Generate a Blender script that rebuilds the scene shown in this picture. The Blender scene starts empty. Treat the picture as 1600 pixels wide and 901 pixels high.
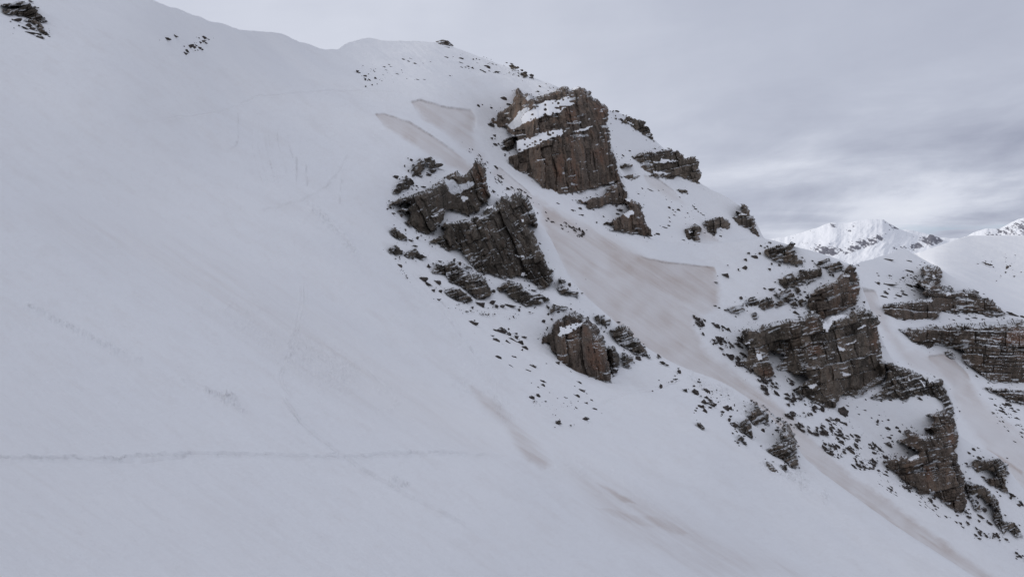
import bpy, bmesh, math, random
import numpy as np
from mathutils import Vector
random.seed(7)
C = bpy.data.collections.new('scene'); bpy.context.scene.collection.children.link(C)
SC = bpy.context.scene
F = 1256.0      # focal length in photo pixels (photo 1600 wide), level camera, horizon on row 390
HZ = 390.0
# ------------------------------------------------------------------ camera
cam = bpy.data.cameras.new('camera'); co = bpy.data.objects.new('camera', cam); C.objects.link(co)
co.location = (0, 0, 0); co.rotation_euler = (math.pi/2, 0, 0)
cam.sensor_width = 36; cam.lens = F/1600*36; cam.shift_y = -(450.5-HZ)/1600
cam.clip_start = 0.1; cam.clip_end = 60000
SC.camera = co
# ------------------------------------------------------------------ world: overcast over a Nishita sky
SUN_EL, SUN_AZ = math.radians(24), math.radians(-84)     # azimuth from +Y, negative = left
W = bpy.data.worlds.new('World'); SC.world = W; W.use_nodes = True
def N(nt, t, **k):
    n = nt.nodes.new(t)
    for a, b in k.items():
        if a.startswith('i_'):
            n.inputs[a[2:].replace('_', ' ')].default_value = b
        else: setattr(n, a, b)
    return n
def lk(nt, a, b): nt.links.new(a, b)
def math_(nt, op, a, b=None, c=None, clamp=False):
    n = nt.nodes.new('ShaderNodeMath'); n.operation = op; n.use_clamp = clamp
    for i, v in enumerate((a, b, c)):
        if v is None: continue
        if isinstance(v, (int, float)): n.inputs[i].default_value = v
        else: nt.links.new(v, n.inputs[i])
    return n.outputs[0]
def ramp(nt, fac, pts, interp='LINEAR'):
    n = nt.nodes.new('ShaderNodeValToRGB'); n.color_ramp.interpolation = interp
    e = n.color_ramp.elements
    while len(e) < len(pts): e.new(0.5)
    for q, (p, c) in zip(e, pts):
        q.position = p; q.color = (*c, 1) if len(c) == 3 else c
    nt.links.new(fac, n.inputs[0]); return n.outputs[0]
def mixc(nt, f, a, b):
    n = nt.nodes.new('ShaderNodeMix'); n.data_type = 'RGBA'
    for i, v in ((0, f), (6, a), (7, b)):
        if isinstance(v, (int, float)): n.inputs[i].default_value = v
        elif isinstance(v, tuple): n.inputs[i].default_value = (*v, 1)
        else: nt.links.new(v, n.inputs[i])
    return n.outputs[2]
def smooth(nt, v, a, b):
    n = nt.nodes.new('ShaderNodeMapRange'); n.interpolation_type = 'SMOOTHSTEP'
    nt.links.new(v, n.inputs[0]); n.inputs[1].default_value = a; n.inputs[2].default_value = b
    return n.outputs[0]
def noise(t, vec, scale, det=4, rough=0.55, dist=0.0):
    n = N(t, 'ShaderNodeTexNoise', i_Scale=scale, i_Detail=float(det), i_Roughness=rough, i_Distortion=dist)
    lk(t, vec, n.inputs['Vector']); return n.outputs[0]
nt = W.node_tree; nt.nodes.clear()
out = N(nt, 'ShaderNodeOutputWorld'); bg = N(nt, 'ShaderNodeBackground')
sky = N(nt, 'ShaderNodeTexSky', sky_type='NISHITA', sun_disc=False, sun_elevation=SUN_EL, sun_rotation=SUN_AZ, altitude=2500)
tc = N(nt, 'ShaderNodeTexCoord'); sp = N(nt, 'ShaderNodeSeparateXYZ'); lk(nt, tc.outputs['Generated'], sp.inputs[0])
X, Y, Z = sp.outputs
# cloud deck: direction projected on a layer overhead, so cloud bands flatten towards the horizon
zz = math_(nt, 'ADD', math_(nt, 'MAXIMUM', Z, 0.0), 0.055)
cx = math_(nt, 'DIVIDE', X, zz); cy = math_(nt, 'DIVIDE', Y, zz)
cv = N(nt, 'ShaderNodeCombineXYZ'); lk(nt, cx, cv.inputs[0]); lk(nt, cy, cv.inputs[1])
mp = N(nt, 'ShaderNodeMapping'); lk(nt, cv.outputs[0], mp.inputs[0]); mp.inputs['Scale'].default_value = (0.42, 0.42, 1)
mp.inputs['Rotation'].default_value = (0, 0, math.radians(-12)); mp.inputs['Location'].default_value = (2.3, 0.65, 0)
n1 = N(nt, 'ShaderNodeTexNoise', i_Scale=1.0, i_Detail=6.0, i_Roughness=0.5, i_Distortion=0.35); lk(nt, mp.outputs[0], n1.inputs['Vector'])
n2 = N(nt, 'ShaderNodeTexNoise', i_Scale=5.0, i_Detail=5.0, i_Roughness=0.55); lk(nt, tc.outputs['Generated'], n2.inputs['Vector'])
yy = math_(nt, 'MAXIMUM', math_(nt, 'ABSOLUTE', Y), 0.05)
az = math_(nt, 'DIVIDE', X, yy)                      # 0 ahead, + to the right
low = math_(nt, 'SUBTRACT', 1.0, smooth(nt, Z, 0.02, 0.24))
right = smooth(nt, az, -0.25, 0.6)
lr = math_(nt, 'MULTIPLY', low, right)
v = math_(nt, 'ADD', math_(nt, 'MULTIPLY', math_(nt, 'SUBTRACT', n1.outputs[0], 0.5), math_(nt, 'ADD', 0.10, math_(nt, 'MULTIPLY', lr, 0.55))),
          math_(nt, 'MULTIPLY', math_(nt, 'SUBTRACT', n2.outputs[0], 0.5), 0.16))
ge = N(nt, 'ShaderNodeCombineXYZ'); lk(nt, math_(nt, 'MULTIPLY', az, 2.4), ge.inputs[0]); lk(nt, math_(nt, 'SUBTRACT', math_(nt, 'MULTIPLY', Z, 8.5), math_(nt, 'MULTIPLY', az, 0.9)), ge.inputs[1])
n3 = noise(nt, ge.outputs[0], 1.35, 8, 0.58, 0.35)
v = math_(nt, 'ADD', v, math_(nt, 'MULTIPLY', math_(nt, 'SUBTRACT', n3, 0.5), math_(nt, 'ADD', 0.12, math_(nt, 'MULTIPLY', lr, 1.35))))
v = math_(nt, 'ADD', v, 0.62)
v = math_(nt, 'SUBTRACT', v, math_(nt, 'MULTIPLY', right, 0.16))
v = math_(nt, 'ADD', v, math_(nt, 'MULTIPLY', lr, 0.07))
cloud = ramp(nt, v, [(0.15, (0.22, 0.244, 0.33)), (0.35, (0.362, 0.385, 0.475)), (0.5, (0.464, 0.492, 0.583)), (0.68, (0.630, 0.657, 0.742)), (1.0, (0.76, 0.78, 0.84))])
gap = math_(nt, 'MULTIPLY', math_(nt, 'MULTIPLY', smooth(nt, n1.outputs[0], 0.50, 0.60), smooth(nt, az, 0.35, 0.6)),
            math_(nt, 'SUBTRACT', 1.0, smooth(nt, Z, 0.018, 0.045)))
skc = nt.nodes.new('ShaderNodeMix'); skc.data_type = 'RGBA'; skc.blend_type = 'MULTIPLY'; skc.inputs[0].default_value = 1
lk(nt, sky.outputs[0], skc.inputs[6]); skc.inputs[7].default_value = (0.07, 0.07, 0.07, 1)
bl = mixc(nt, 0.35, (0.36, 0.47, 0.66), skc.outputs[2])
up = mixc(nt, math_(nt, 'MULTIPLY', math_(nt, 'SUBTRACT', 1.0, math_(nt, 'MULTIPLY', gap, 0.75)), 0.96), bl, cloud)
bg.inputs[1].default_value = 1.05
col = mixc(nt, smooth(nt, Z, -0.04, -0.01), (0.33, 0.35, 0.41), up)
lk(nt, col, bg.inputs[0]); lk(nt, bg.outputs[0], out.inputs[0])
# ------------------------------------------------------------------ sun (behind thin cloud, mostly hidden by the ridge on the left)
sl = bpy.data.lights.new('sun', 'SUN'); sl.energy = 1.5; sl.angle = math.radians(10); sl.color = (1, 0.965, 0.92)
so = bpy.data.objects.new('sun', sl); C.objects.link(so)
sd_ = Vector((math.sin(SUN_AZ)*math.cos(SUN_EL), math.cos(SUN_AZ)*math.cos(SUN_EL), math.sin(SUN_EL)))
so.rotation_euler = sd_.to_track_quat('Z', 'Y').to_euler()
SC.view_settings.view_transform = 'Standard'; SC.view_settings.look = 'None'
SC.view_settings.exposure = 0.05; SC.view_settings.gamma = 1.0

# ------------------------------------------------------------------ numpy noise
def hsh(ix, iy, s):
    h = (ix.astype(np.int64)*374761393 + iy.astype(np.int64)*668265263 + s*1442695041) & 0xffffffff
    h = ((h ^ (h >> 13))*1274126177) & 0xffffffff
    h = ((h ^ (h >> 16))*2246822519) & 0xffffffff
    return ((h ^ (h >> 15)) & 0xffffff)/float(0xffffff)
def vn(x, y, s=0):
    ix = np.floor(x); iy = np.floor(y); fx = x-ix; fy = y-iy
    fx = fx*fx*fx*(fx*(fx*6-15)+10); fy = fy*fy*fy*(fy*(fy*6-15)+10)
    a = hsh(ix, iy, s); b = hsh(ix+1, iy, s); c = hsh(ix, iy+1, s); d = hsh(ix+1, iy+1, s)
    return (a*(1-fx)+b*fx)*(1-fy)+(c*(1-fx)+d*fx)*fy*1.0
def fbm(x, y, s=0, o=4, g=0.5):
    t = 0; a = 1; n = 0
    for i in range(o):
        t = t+a*(vn(x, y, s+i*17)-0.5); n += a; a *= g; x = x*2.03+11.3; y = y*2.03+5.7
    return t/n*2          # about -1..1
def voro(x, y, s=0, j=0.9):
    ix = np.floor(x); iy = np.floor(y)
    f1 = np.full(x.shape, 9.0); f2 = f1.copy(); idr = np.zeros(x.shape); til = np.zeros(x.shape)
    for dx in (-1, 0, 1):
        for dy in (-1, 0, 1):
            cx_ = ix+dx; cy_ = iy+dy
            px = cx_+0.5+j*(hsh(cx_, cy_, s)-0.5); py = cy_+0.5+j*(hsh(cx_, cy_, s+5)-0.5)
            d = np.maximum(np.abs(px-x), np.abs(py-y))*0.6+0.4*np.hypot(px-x, py-y)
            m = d < f1
            f2 = np.where(m, f1, np.minimum(f2, d)); idr = np.where(m, hsh(cx_, cy_, s+9), idr)
            til = np.where(m, (x-px)*(hsh(cx_, cy_, s+21)-0.5)*2+(y-py)*(hsh(cx_, cy_, s+22)-0.5)*2, til); f1 = np.where(m, d, f1)
    return f1, f2, idr, til
def brick(p, q, s=0):      # p along a course, q across courses; uneven courses cut by uneven joints
    iq = np.floor(q); j0 = 0.62*(hsh(iq, iq*0, s)-0.5); j1 = 0.62*(hsh(iq+1, iq*0, s)-0.5); fq = q-iq
    row = np.where(fq < j0, iq-1, np.where(fq > 1+j1, iq+1, iq))
    lo = row+0.62*(hsh(row, row*0, s)-0.5); hi = row+1+0.62*(hsh(row+1, row*0, s)-0.5)
    dq = np.minimum(q-lo, hi-q); rq = (q-lo)/(hi-lo)
    wv = 0.6+1.3*hsh(row, row*0+3, s+2); pp = p/wv+17*hsh(row, row*0+1, s+1)
    ip = np.floor(pp); k0 = 0.7*(hsh(ip, row, s+4)-0.5); k1 = 0.7*(hsh(ip+1, row, s+4)-0.5); fp = pp-ip
    col = np.where(fp < k0, ip-1, np.where(fp > 1+k1, ip+1, ip))
    lo = col+0.7*(hsh(col, row, s+4)-0.5); hi = col+1+0.7*(hsh(col+1, row, s+4)-0.5)
    dp = np.minimum(pp-lo, hi-pp)*wv
    tl = ((pp-lo)/(hi-lo)-0.5)*(hsh(col, row, s+6)-0.5)*2+(rq-0.5)*(hsh(col, row, s+7)-0.5)*2
    return hsh(row, row*0, s+8), hsh(col, row, s+9), dq, dp, tl
def sst(a, b, x):
    t = np.clip((x-a)/(b-a), 0, 1); return t*t*(3-2*t)
def sdist(x, y, P):           # signed distance to polygon, + inside
    P = np.asarray(P, float); d = np.full(x.shape, 1e9); ins = np.zeros(x.shape, bool)
    for i in range(len(P)):
        a = P[i]; b = P[(i+1) % len(P)]; e = b-a
        wx = x-a[0]; wy = y-a[1]; t = np.clip((wx*e[0]+wy*e[1])/(e@e+1e-9), 0, 1)
        d = np.minimum(d, np.hypot(wx-e[0]*t, wy-e[1]*t))
        c = ((a[1] > y) != (b[1] > y)); 
        with np.errstate(divide='ignore', invalid='ignore'):
            xi = (b[0]-a[0])*(y-a[1])/(b[1]-a[1]+1e-12)+a[0]
        ins ^= c & (x < xi)
    return np.where(ins, d, -d)
def pdist(x, y, P):           # distance to open polyline and parameter along it
    P = np.asarray(P, float); d = np.full(x.shape, 1e9); tt = np.zeros(x.shape); sg = np.zeros(x.shape)
    n = len(P)-1
    for i in range(n):
        a = P[i]; e = P[i+1]-a; wx = x-a[0]; wy = y-a[1]
        t = np.clip((wx*e[0]+wy*e[1])/(e@e+1e-9), 0, 1)
        q = np.hypot(wx-e[0]*t, wy-e[1]*t); m = q < d
        d = np.where(m, q, d); tt = np.where(m, (i+t)/n, tt); sg = np.where(m, np.sign(e[0]*wy-e[1]*wx), sg)
    return d, tt, sg
class TPS:
    def __init__(s, pts, lam=0.02):
        p = np.array(pts, float); s.c = p[:, :2]/400.; v = np.log(p[:, 2]); n = len(p)
        r = np.hypot(*(s.c[:, None]-s.c[None]).transpose(2, 0, 1)); K = s.phi(r)+lam*np.eye(n)
        Q = np.hstack([np.ones((n, 1)), s.c]); A = np.block([[K, Q], [Q.T, np.zeros((3, 3))]])
        s.w = np.linalg.solve(A, np.concatenate([v, np.zeros(3)]))
    @staticmethod
    def phi(r): return r*r*np.log(r+1e-9)
    def __call__(s, x, y):
        x = x/400.; y = y/400.; t = s.w[-3]+s.w[-2]*x+s.w[-1]*y
        for i, (a, b) in enumerate(s.c): t = t+s.w[i]*s.phi(np.hypot(x-a, y-b))
        return np.exp(np.clip(t, -0.5, 9.5))
def curve(pts):
    p = np.array(pts, float); X_ = p[:, 0]; Y_ = p[:, 1]; h = np.diff(X_); dl = np.diff(Y_)/h
    m = np.zeros(len(p)); m[0] = dl[0]; m[-1] = dl[-1]
    for i in range(1, len(p)-1):
        if dl[i-1]*dl[i] > 0: m[i] = 2*dl[i-1]*dl[i]/(dl[i-1]+dl[i])
    def f(x):
        x = np.asarray(x, float); k = np.clip(np.searchsorted(X_, x)-1, 0, len(h)-1); t = (x-X_[k])/h[k]; t_ = np.clip(t, 0, 1)
        r = (2*t_**3-3*t_**2+1)*Y_[k]+(t_**3-2*t_**2+t_)*h[k]*m[k]+(-2*t_**3+3*t_**2)*Y_[k+1]+(t_**3-t_**2)*h[k]*m[k+1]
        return r+np.where(t < 0, (t)*h[k]*m[0], 0)+np.where(t > 1, (t-1)*h[k]*m[-1], 0)
    return f
# ------------------------------------------------------------------ the lie of the land: distance of each snow face
DAt = TPS([(-900,901,3.2),(-300,901,5),(0,901,7),(400,901,10),(800,901,16),(1200,901,36),(1530,905,62),
 (-300,715,7),(0,715,10.5),(400,715,17),(800,715,28),(1100,715,50),(1250,740,68),(0,450,20),(400,450,40),(600,450,62),(740,470,80),
 (870,480,88),(800,590,58),(930,600,72),(1060,600,80),(1180,680,76),(600,600,36),(300,600,22),(-300,450,12),(-300,250,18),(-300,0,34),(-900,300,9),(-900,0,16),(-900,-300,30),
 (0,250,33),(400,250,80),(600,250,105),(750,250,120),(650,350,95),(0,30,60),(240,0,92),(0,-100,84),(-300,-250,70),(380,45,132),(200,150,60),(250,300,50),
 (520,77,190),(575,60,210),(700,70,232),(850,125,222),(300,65,98),(590,180,140),(700,160,165),(650,100,200),(800,1400,5),(800,2400,2.2),(0,2400,1.5),(0,1400,3),(1600,1400,12),(1600,2400,4.5),(2400,1500,30),(1600,1100,34)])
DBt = TPS([(780,300,150),(900,420,132),(1000,480,126),(1100,560,119),(1200,640,113),(1400,800,101),(1500,880,96),(800,250,163),(880,305,155),(1015,370,150),
 (760,170,188),(900,135,220),(850,128,222),(1110,383,168),(1190,375,172),(1115,420,152),(1120,480,138),(1340,420,165),(1250,480,148),(1330,640,124),(1160,560,128),
 (1480,760,110),(1500,620,134),(1600,760,122),(1600,860,108),(1400,570,142),(745,190,178),(590,180,140),(650,230,140),(700,70,232),(2300,1500,60),(2300,1000,110),(950,250,190),(650,100,200),(520,77,190),(1700,980,84)])
DCt = TPS([(860,132,225),(960,185,270),(1090,240,285),(1180,350,265),(1000,340,232),(1150,375,240),(1340,440,262),(1360,460,240),(1400,520,212),(1500,600,190),(1600,700,168),
 (1600,640,182),(1500,540,222),(1400,400,300),(1480,430,300),(1600,500,262),(1440,400,310),(1260,400,260),(2300,900,200),(2300,1300,110),(1700,560,230)])
DDt = TPS([(1460,415,430),(1600,490,390),(1520,367,780),(1600,366,840),(1440,393,640),(1300,430,520),(1000,400,500),(2300,330,900),(2300,800,350),(1800,430,600)])
def DA(x, y): return DAt(x, y)
def DB(x, y):
    w = sst(630, 790, x); return np.exp((1-w)*np.log(DA(x, y))+w*np.log(DBt(x, y)))
def DC(x, y):
    w = sst(850, 945, x); return np.exp((1-w)*np.log(DB(x, y))+w*np.log(DCt(x, y)))
def DD(x, y):
    w = sst(1150, 1330, x); return np.exp((1-w)*np.log(DC(x, y)*1.25)+w*np.log(DDt(x, y)))
cA = curve([(-1500,-500),(-600,-100),(0,120),(400,210),(640,255),(700,268),(760,300),(845,352),(895,440),(940,482),(1010,540),(1060,568),(1130,596),(1190,636),(1240,690),(1262,718),(1300,750),(1400,822),(1530,905),(1700,1010),(2300,1500)])
cB = curve([(-1500,-800),(-600,-300),(0,-10),(400,110),(640,140),(760,120),(860,140),(905,152),(950,215),(975,280),(1000,345),(1020,372),(1060,378),(1110,380),(1190,373),(1240,386),(1330,415),(1345,445),(1400,565),(1480,600),(1500,680),(1560,715),(1600,765),(1700,850),(2300,1300)])
cC = curve([(-1500,-1200),(-600,-420),(0,-84),(240,0),(380,45),(425,48),(470,64),(524,77),(545,68),(575,58),(600,63),(680,68),(700,72),(760,93),(860,131),(950,172),(975,181),(1020,216),(1090,285),(1150,318),(1180,345),(1195,372),(1240,393),(1320,420),(1340,411),(1370,402),(1395,394),(1409,387),(1430,398),(1460,415),(1500,440),(1560,478),(1600,495),(1700,540),(2300,800)])
cD = curve([(-1500,-1000),(-600,-390),(0,-60),(240,20),(575,80),(860,150),(1180,370),(1330,430),(1380,410),(1440,393),(1480,378),(1520,367),(1600,366),(1800,350),(2300,330)])
def layer_at(x, y):
    if y >= cA(x): return DA
    if y >= cB(x): return DB
    if y >= cC(x): return DC
    return DD
def P3(x, y, D): return np.stack([(x-800)/F*D, D, (HZ-y)/F*D], -1)
def depth(x, y):
    x = np.float64(x); y = np.float64(y); return float(layer_at(x, y)(x, y))

# ------------------------------------------------------------------ materials
def newmat(name):
    m = bpy.data.materials.new(name); m.use_nodes = True; t = m.node_tree; t.nodes.clear()
    o = N(t, 'ShaderNodeOutputMaterial'); b = N(t, 'ShaderNodeBsdfPrincipled'); lk(t, b.outputs[0], o.inputs[0]); return m, t, b
def attr(t, name):
    n = N(t, 'ShaderNodeAttribute'); n.attribute_name = name; return n.outputs['Fac']
SNOW = (0.87, 0.875, 0.885)
def mat_snow(name, use_attr=True, bump=1.0, rocky=False):
    m, t, b = newmat(name)
    g = N(t, 'ShaderNodeNewGeometry'); pos = g.outputs['Position']
    big = noise(t, pos, 0.05, 5, 0.6); 
    base = mixc(t, smooth(t, big, 0.35, 0.7), (0.874, 0.874, 0.880), (0.910, 0.906, 0.903))
    if use_attr:
        d = attr(t, 'dirt_shade'); gr = noise(t, pos, 1.6, 6, 0.7)
        mp = N(t, 'ShaderNodeMapping'); lk(t, pos, mp.inputs[0]); mp.inputs['Rotation'].default_value = (0, 0, math.radians(-50)); mp.inputs['Scale'].default_value = (0.35, 2.6, 1.0)
        st = noise(t, mp.outputs[0], 1.0, 5, 0.65)
        k = math_(t, 'MULTIPLY', d, math_(t, 'ADD', 0.72, math_(t, 'MULTIPLY', math_(t, 'ADD', gr, st), 0.28)), clamp=True)
        base = mixc(t, math_(t, 'MULTIPLY', k, 0.86), base, (0.52, 0.425, 0.365))
        s = attr(t, 'crust'); base = mixc(t, math_(t, 'MULTIPLY', s, 0.85, clamp=True), base, (0.20, 0.155, 0.125))
    if rocky:
        r = attr(t, 'rock'); rc = mixc(t, noise(t, pos, 0.02, 4), (0.12, 0.12, 0.145), (0.24, 0.23, 0.25))
        base = (0.90, 0.905, 0.92)
        base = mixc(t, r, base, rc)
    lk(t, base, b.inputs['Base Color']); b.inputs['Roughness'].default_value = 0.85
    b.inputs['Specular IOR Level'].default_value = 0.25
    if bump:
        b1 = noise(t, pos, 7.0, 6, 0.65); b2 = noise(t, pos, 0.9, 6, 0.6)
        h = math_(t, 'ADD', math_(t, 'MULTIPLY', b1, 0.03), math_(t, 'MULTIPLY', b2, 0.15))
        bn = N(t, 'ShaderNodeBump', i_Strength=0.75*bump, i_Distance=1.0); lk(t, h, bn.inputs['Height']); lk(t, bn.outputs[0], b.inputs['Normal'])
    return m
def mat_rock(name, dark, light, rust, snow_amt=0.5, sc=1.0, rustamt=0.5):
    m, t, b = newmat(name)
    g = N(t, 'ShaderNodeNewGeometry'); pos = g.outputs['Position']; tr = g.outputs['True Normal']
    s = N(t, 'ShaderNodeSeparateXYZ'); lk(t, tr, s.inputs[0])
    a = noise(t, pos, 0.9*sc, 8, 0.72); a2 = noise(t, pos, 4.5*sc, 6, 0.7)
    mp = N(t, 'ShaderNodeMapping'); lk(t, pos, mp.inputs[0]); mp.inputs['Scale'].default_value = (1.1*sc, 1.1*sc, 0.16*sc)
    stn = noise(t, mp.outputs[0], 1.0, 6, 0.65)
    tint = attr(t, 'tint')
    v = math_(t, 'ADD', math_(t, 'MULTIPLY', a, 0.55), math_(t, 'MULTIPLY', a2, 0.45))
    v = math_(t, 'ADD', v, math_(t, 'MULTIPLY', math_(t, 'SUBTRACT', tint, 0.5), 0.30))
    c = mixc(t, smooth(t, v, 0.33, 0.68), dark, light)
    c = mixc(t, math_(t, 'MULTIPLY', smooth(t, math_(t, 'ADD', stn, math_(t, 'MULTIPLY', math_(t, 'SUBTRACT', tint, 0.5), 0.12)), 0.5, 0.66), rustamt), c, rust)
    c = mixc(t, math_(t, 'MULTIPLY', smooth(t, stn, 0.52, 0.36), 0.5), c, tuple(q*0.55 for q in dark))     # dark water stains
    c = mixc(t, math_(t, 'MULTIPLY', attr(t, 'rust'), smooth(t, v, 0.36, 0.62)), c, (0.225, 0.132, 0.090))
    li = noise(t, pos, 13*sc, 3, 0.6); c = mixc(t, math_(t, 'MULTIPLY', smooth(t, li, 0.62, 0.72), 0.5), c, (0.24, 0.22, 0.195))
    sn = math_(t, 'ADD', s.outputs[2], math_(t, 'MULTIPLY', math_(t, 'SUBTRACT', a, 0.5), 0.9))
    sf = smooth(t, sn, 1.02-0.4*snow_amt, 1.10-0.4*snow_amt)
    c = mixc(t, math_(t, 'MAXIMUM', sf, attr(t, 'snowy')), c, SNOW)
    lk(t, c, b.inputs['Base Color']); b.inputs['Roughness'].default_value = 0.92; b.inputs['Specular IOR Level'].default_value = 0.2
    h = math_(t, 'ADD', math_(t, 'MULTIPLY', noise(t, pos, 2.2*sc, 8, 0.7, 0.3), 0.5), math_(t, 'MULTIPLY', a2, 0.3))
    bn = N(t, 'ShaderNodeBump', i_Strength=0.9, i_Distance=0.8/sc); lk(t, h, bn.inputs['Height']); lk(t, bn.outputs[0], b.inputs['Normal'])
    return m
M_SNOW = mat_snow('snow'); M_FAR = mat_snow('far_snow', False, 0, True); M_LEDGE = mat_snow('ledge_snow', False, 0.8)
ROCK = {
 'warm': mat_rock('rock_warm', (0.069, 0.0535, 0.0424), (0.2342, 0.1843, 0.1463), (0.2465, 0.1613, 0.1112), 0.2, 0.6, 0.6),
 'grey': mat_rock('rock_grey', (0.0532, 0.0444, 0.036), (0.1806, 0.151, 0.1205), (0.1782, 0.1243, 0.0868), 0.25, 0.9, 0.35),
 'block': mat_rock('rock_block', (0.066, 0.0544, 0.0434), (0.2281, 0.1872, 0.1482), (0.2184, 0.1497, 0.1043), 0.3, 0.7, 0.4),
 'strata': mat_rock('rock_strata', (0.0607, 0.0482, 0.038), (0.2048, 0.1613, 0.1266), (0.1956, 0.1311, 0.093), 0.35, 0.5, 0.4),
}
M_STONE = mat_rock('stone', (0.050, 0.042, 0.038), (0.140, 0.118, 0.104), (0.13, 0.09, 0.07), 0.18, 1.6, 0.3)

# ------------------------------------------------------------------ mesh helper
def mesh_np(name, V, Q, mat, attrs=None, smooth_=False, parent=None):
    me = bpy.data.meshes.new(name); n = len(V); q = len(Q)
    me.vertices.add(n); me.vertices.foreach_set('co', np.ascontiguousarray(V, np.float32).ravel())
    me.loops.add(q*4); me.loops.foreach_set('vertex_index', np.ascontiguousarray(Q, np.int32).ravel())
    me.polygons.add(q); me.polygons.foreach_set('loop_start', np.arange(0, q*4, 4, dtype=np.int32))
    me.polygons.foreach_set('loop_total', np.full(q, 4, np.int32))
    me.polygons.foreach_set('use_smooth', np.full(q, smooth_, bool))
    me.update(calc_edges=True)
    for k, a in (attrs or {}).items():
        at = me.attributes.new(k, 'FLOAT', 'POINT'); at.data.foreach_set('value', np.ascontiguousarray(a, np.float32).ravel())
    me.materials.append(mat); me.validate()
    o = bpy.data.objects.new(name, me); C.objects.link(o); o.parent = parent
    return o
def tag(o, label=None, cat=None, group=None, kind=None):
    for k, v_ in (('label', label), ('category', cat), ('group', group), ('kind', kind)):
        if v_: o[k] = v_
    return o
def zp(z, pts): return [(z[0]+a/z[2], z[1]+b/z[2]) for a, b in pts]
zB = (720, 120, 3.465); zR = (900, 150, 3.753); zA = (580, 230, 3.338); zC = (720, 470, 4.291); zD = (1000, 560, 4.504)
zE = (1080, 360, 3.218); zF = (1300, 540, 2.907); zH = (1340, 400, 3.754); zT = (0, 0, 4.0); zS = (540, 40, 4.439); zM = (1200, 300, 4.0)

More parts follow.
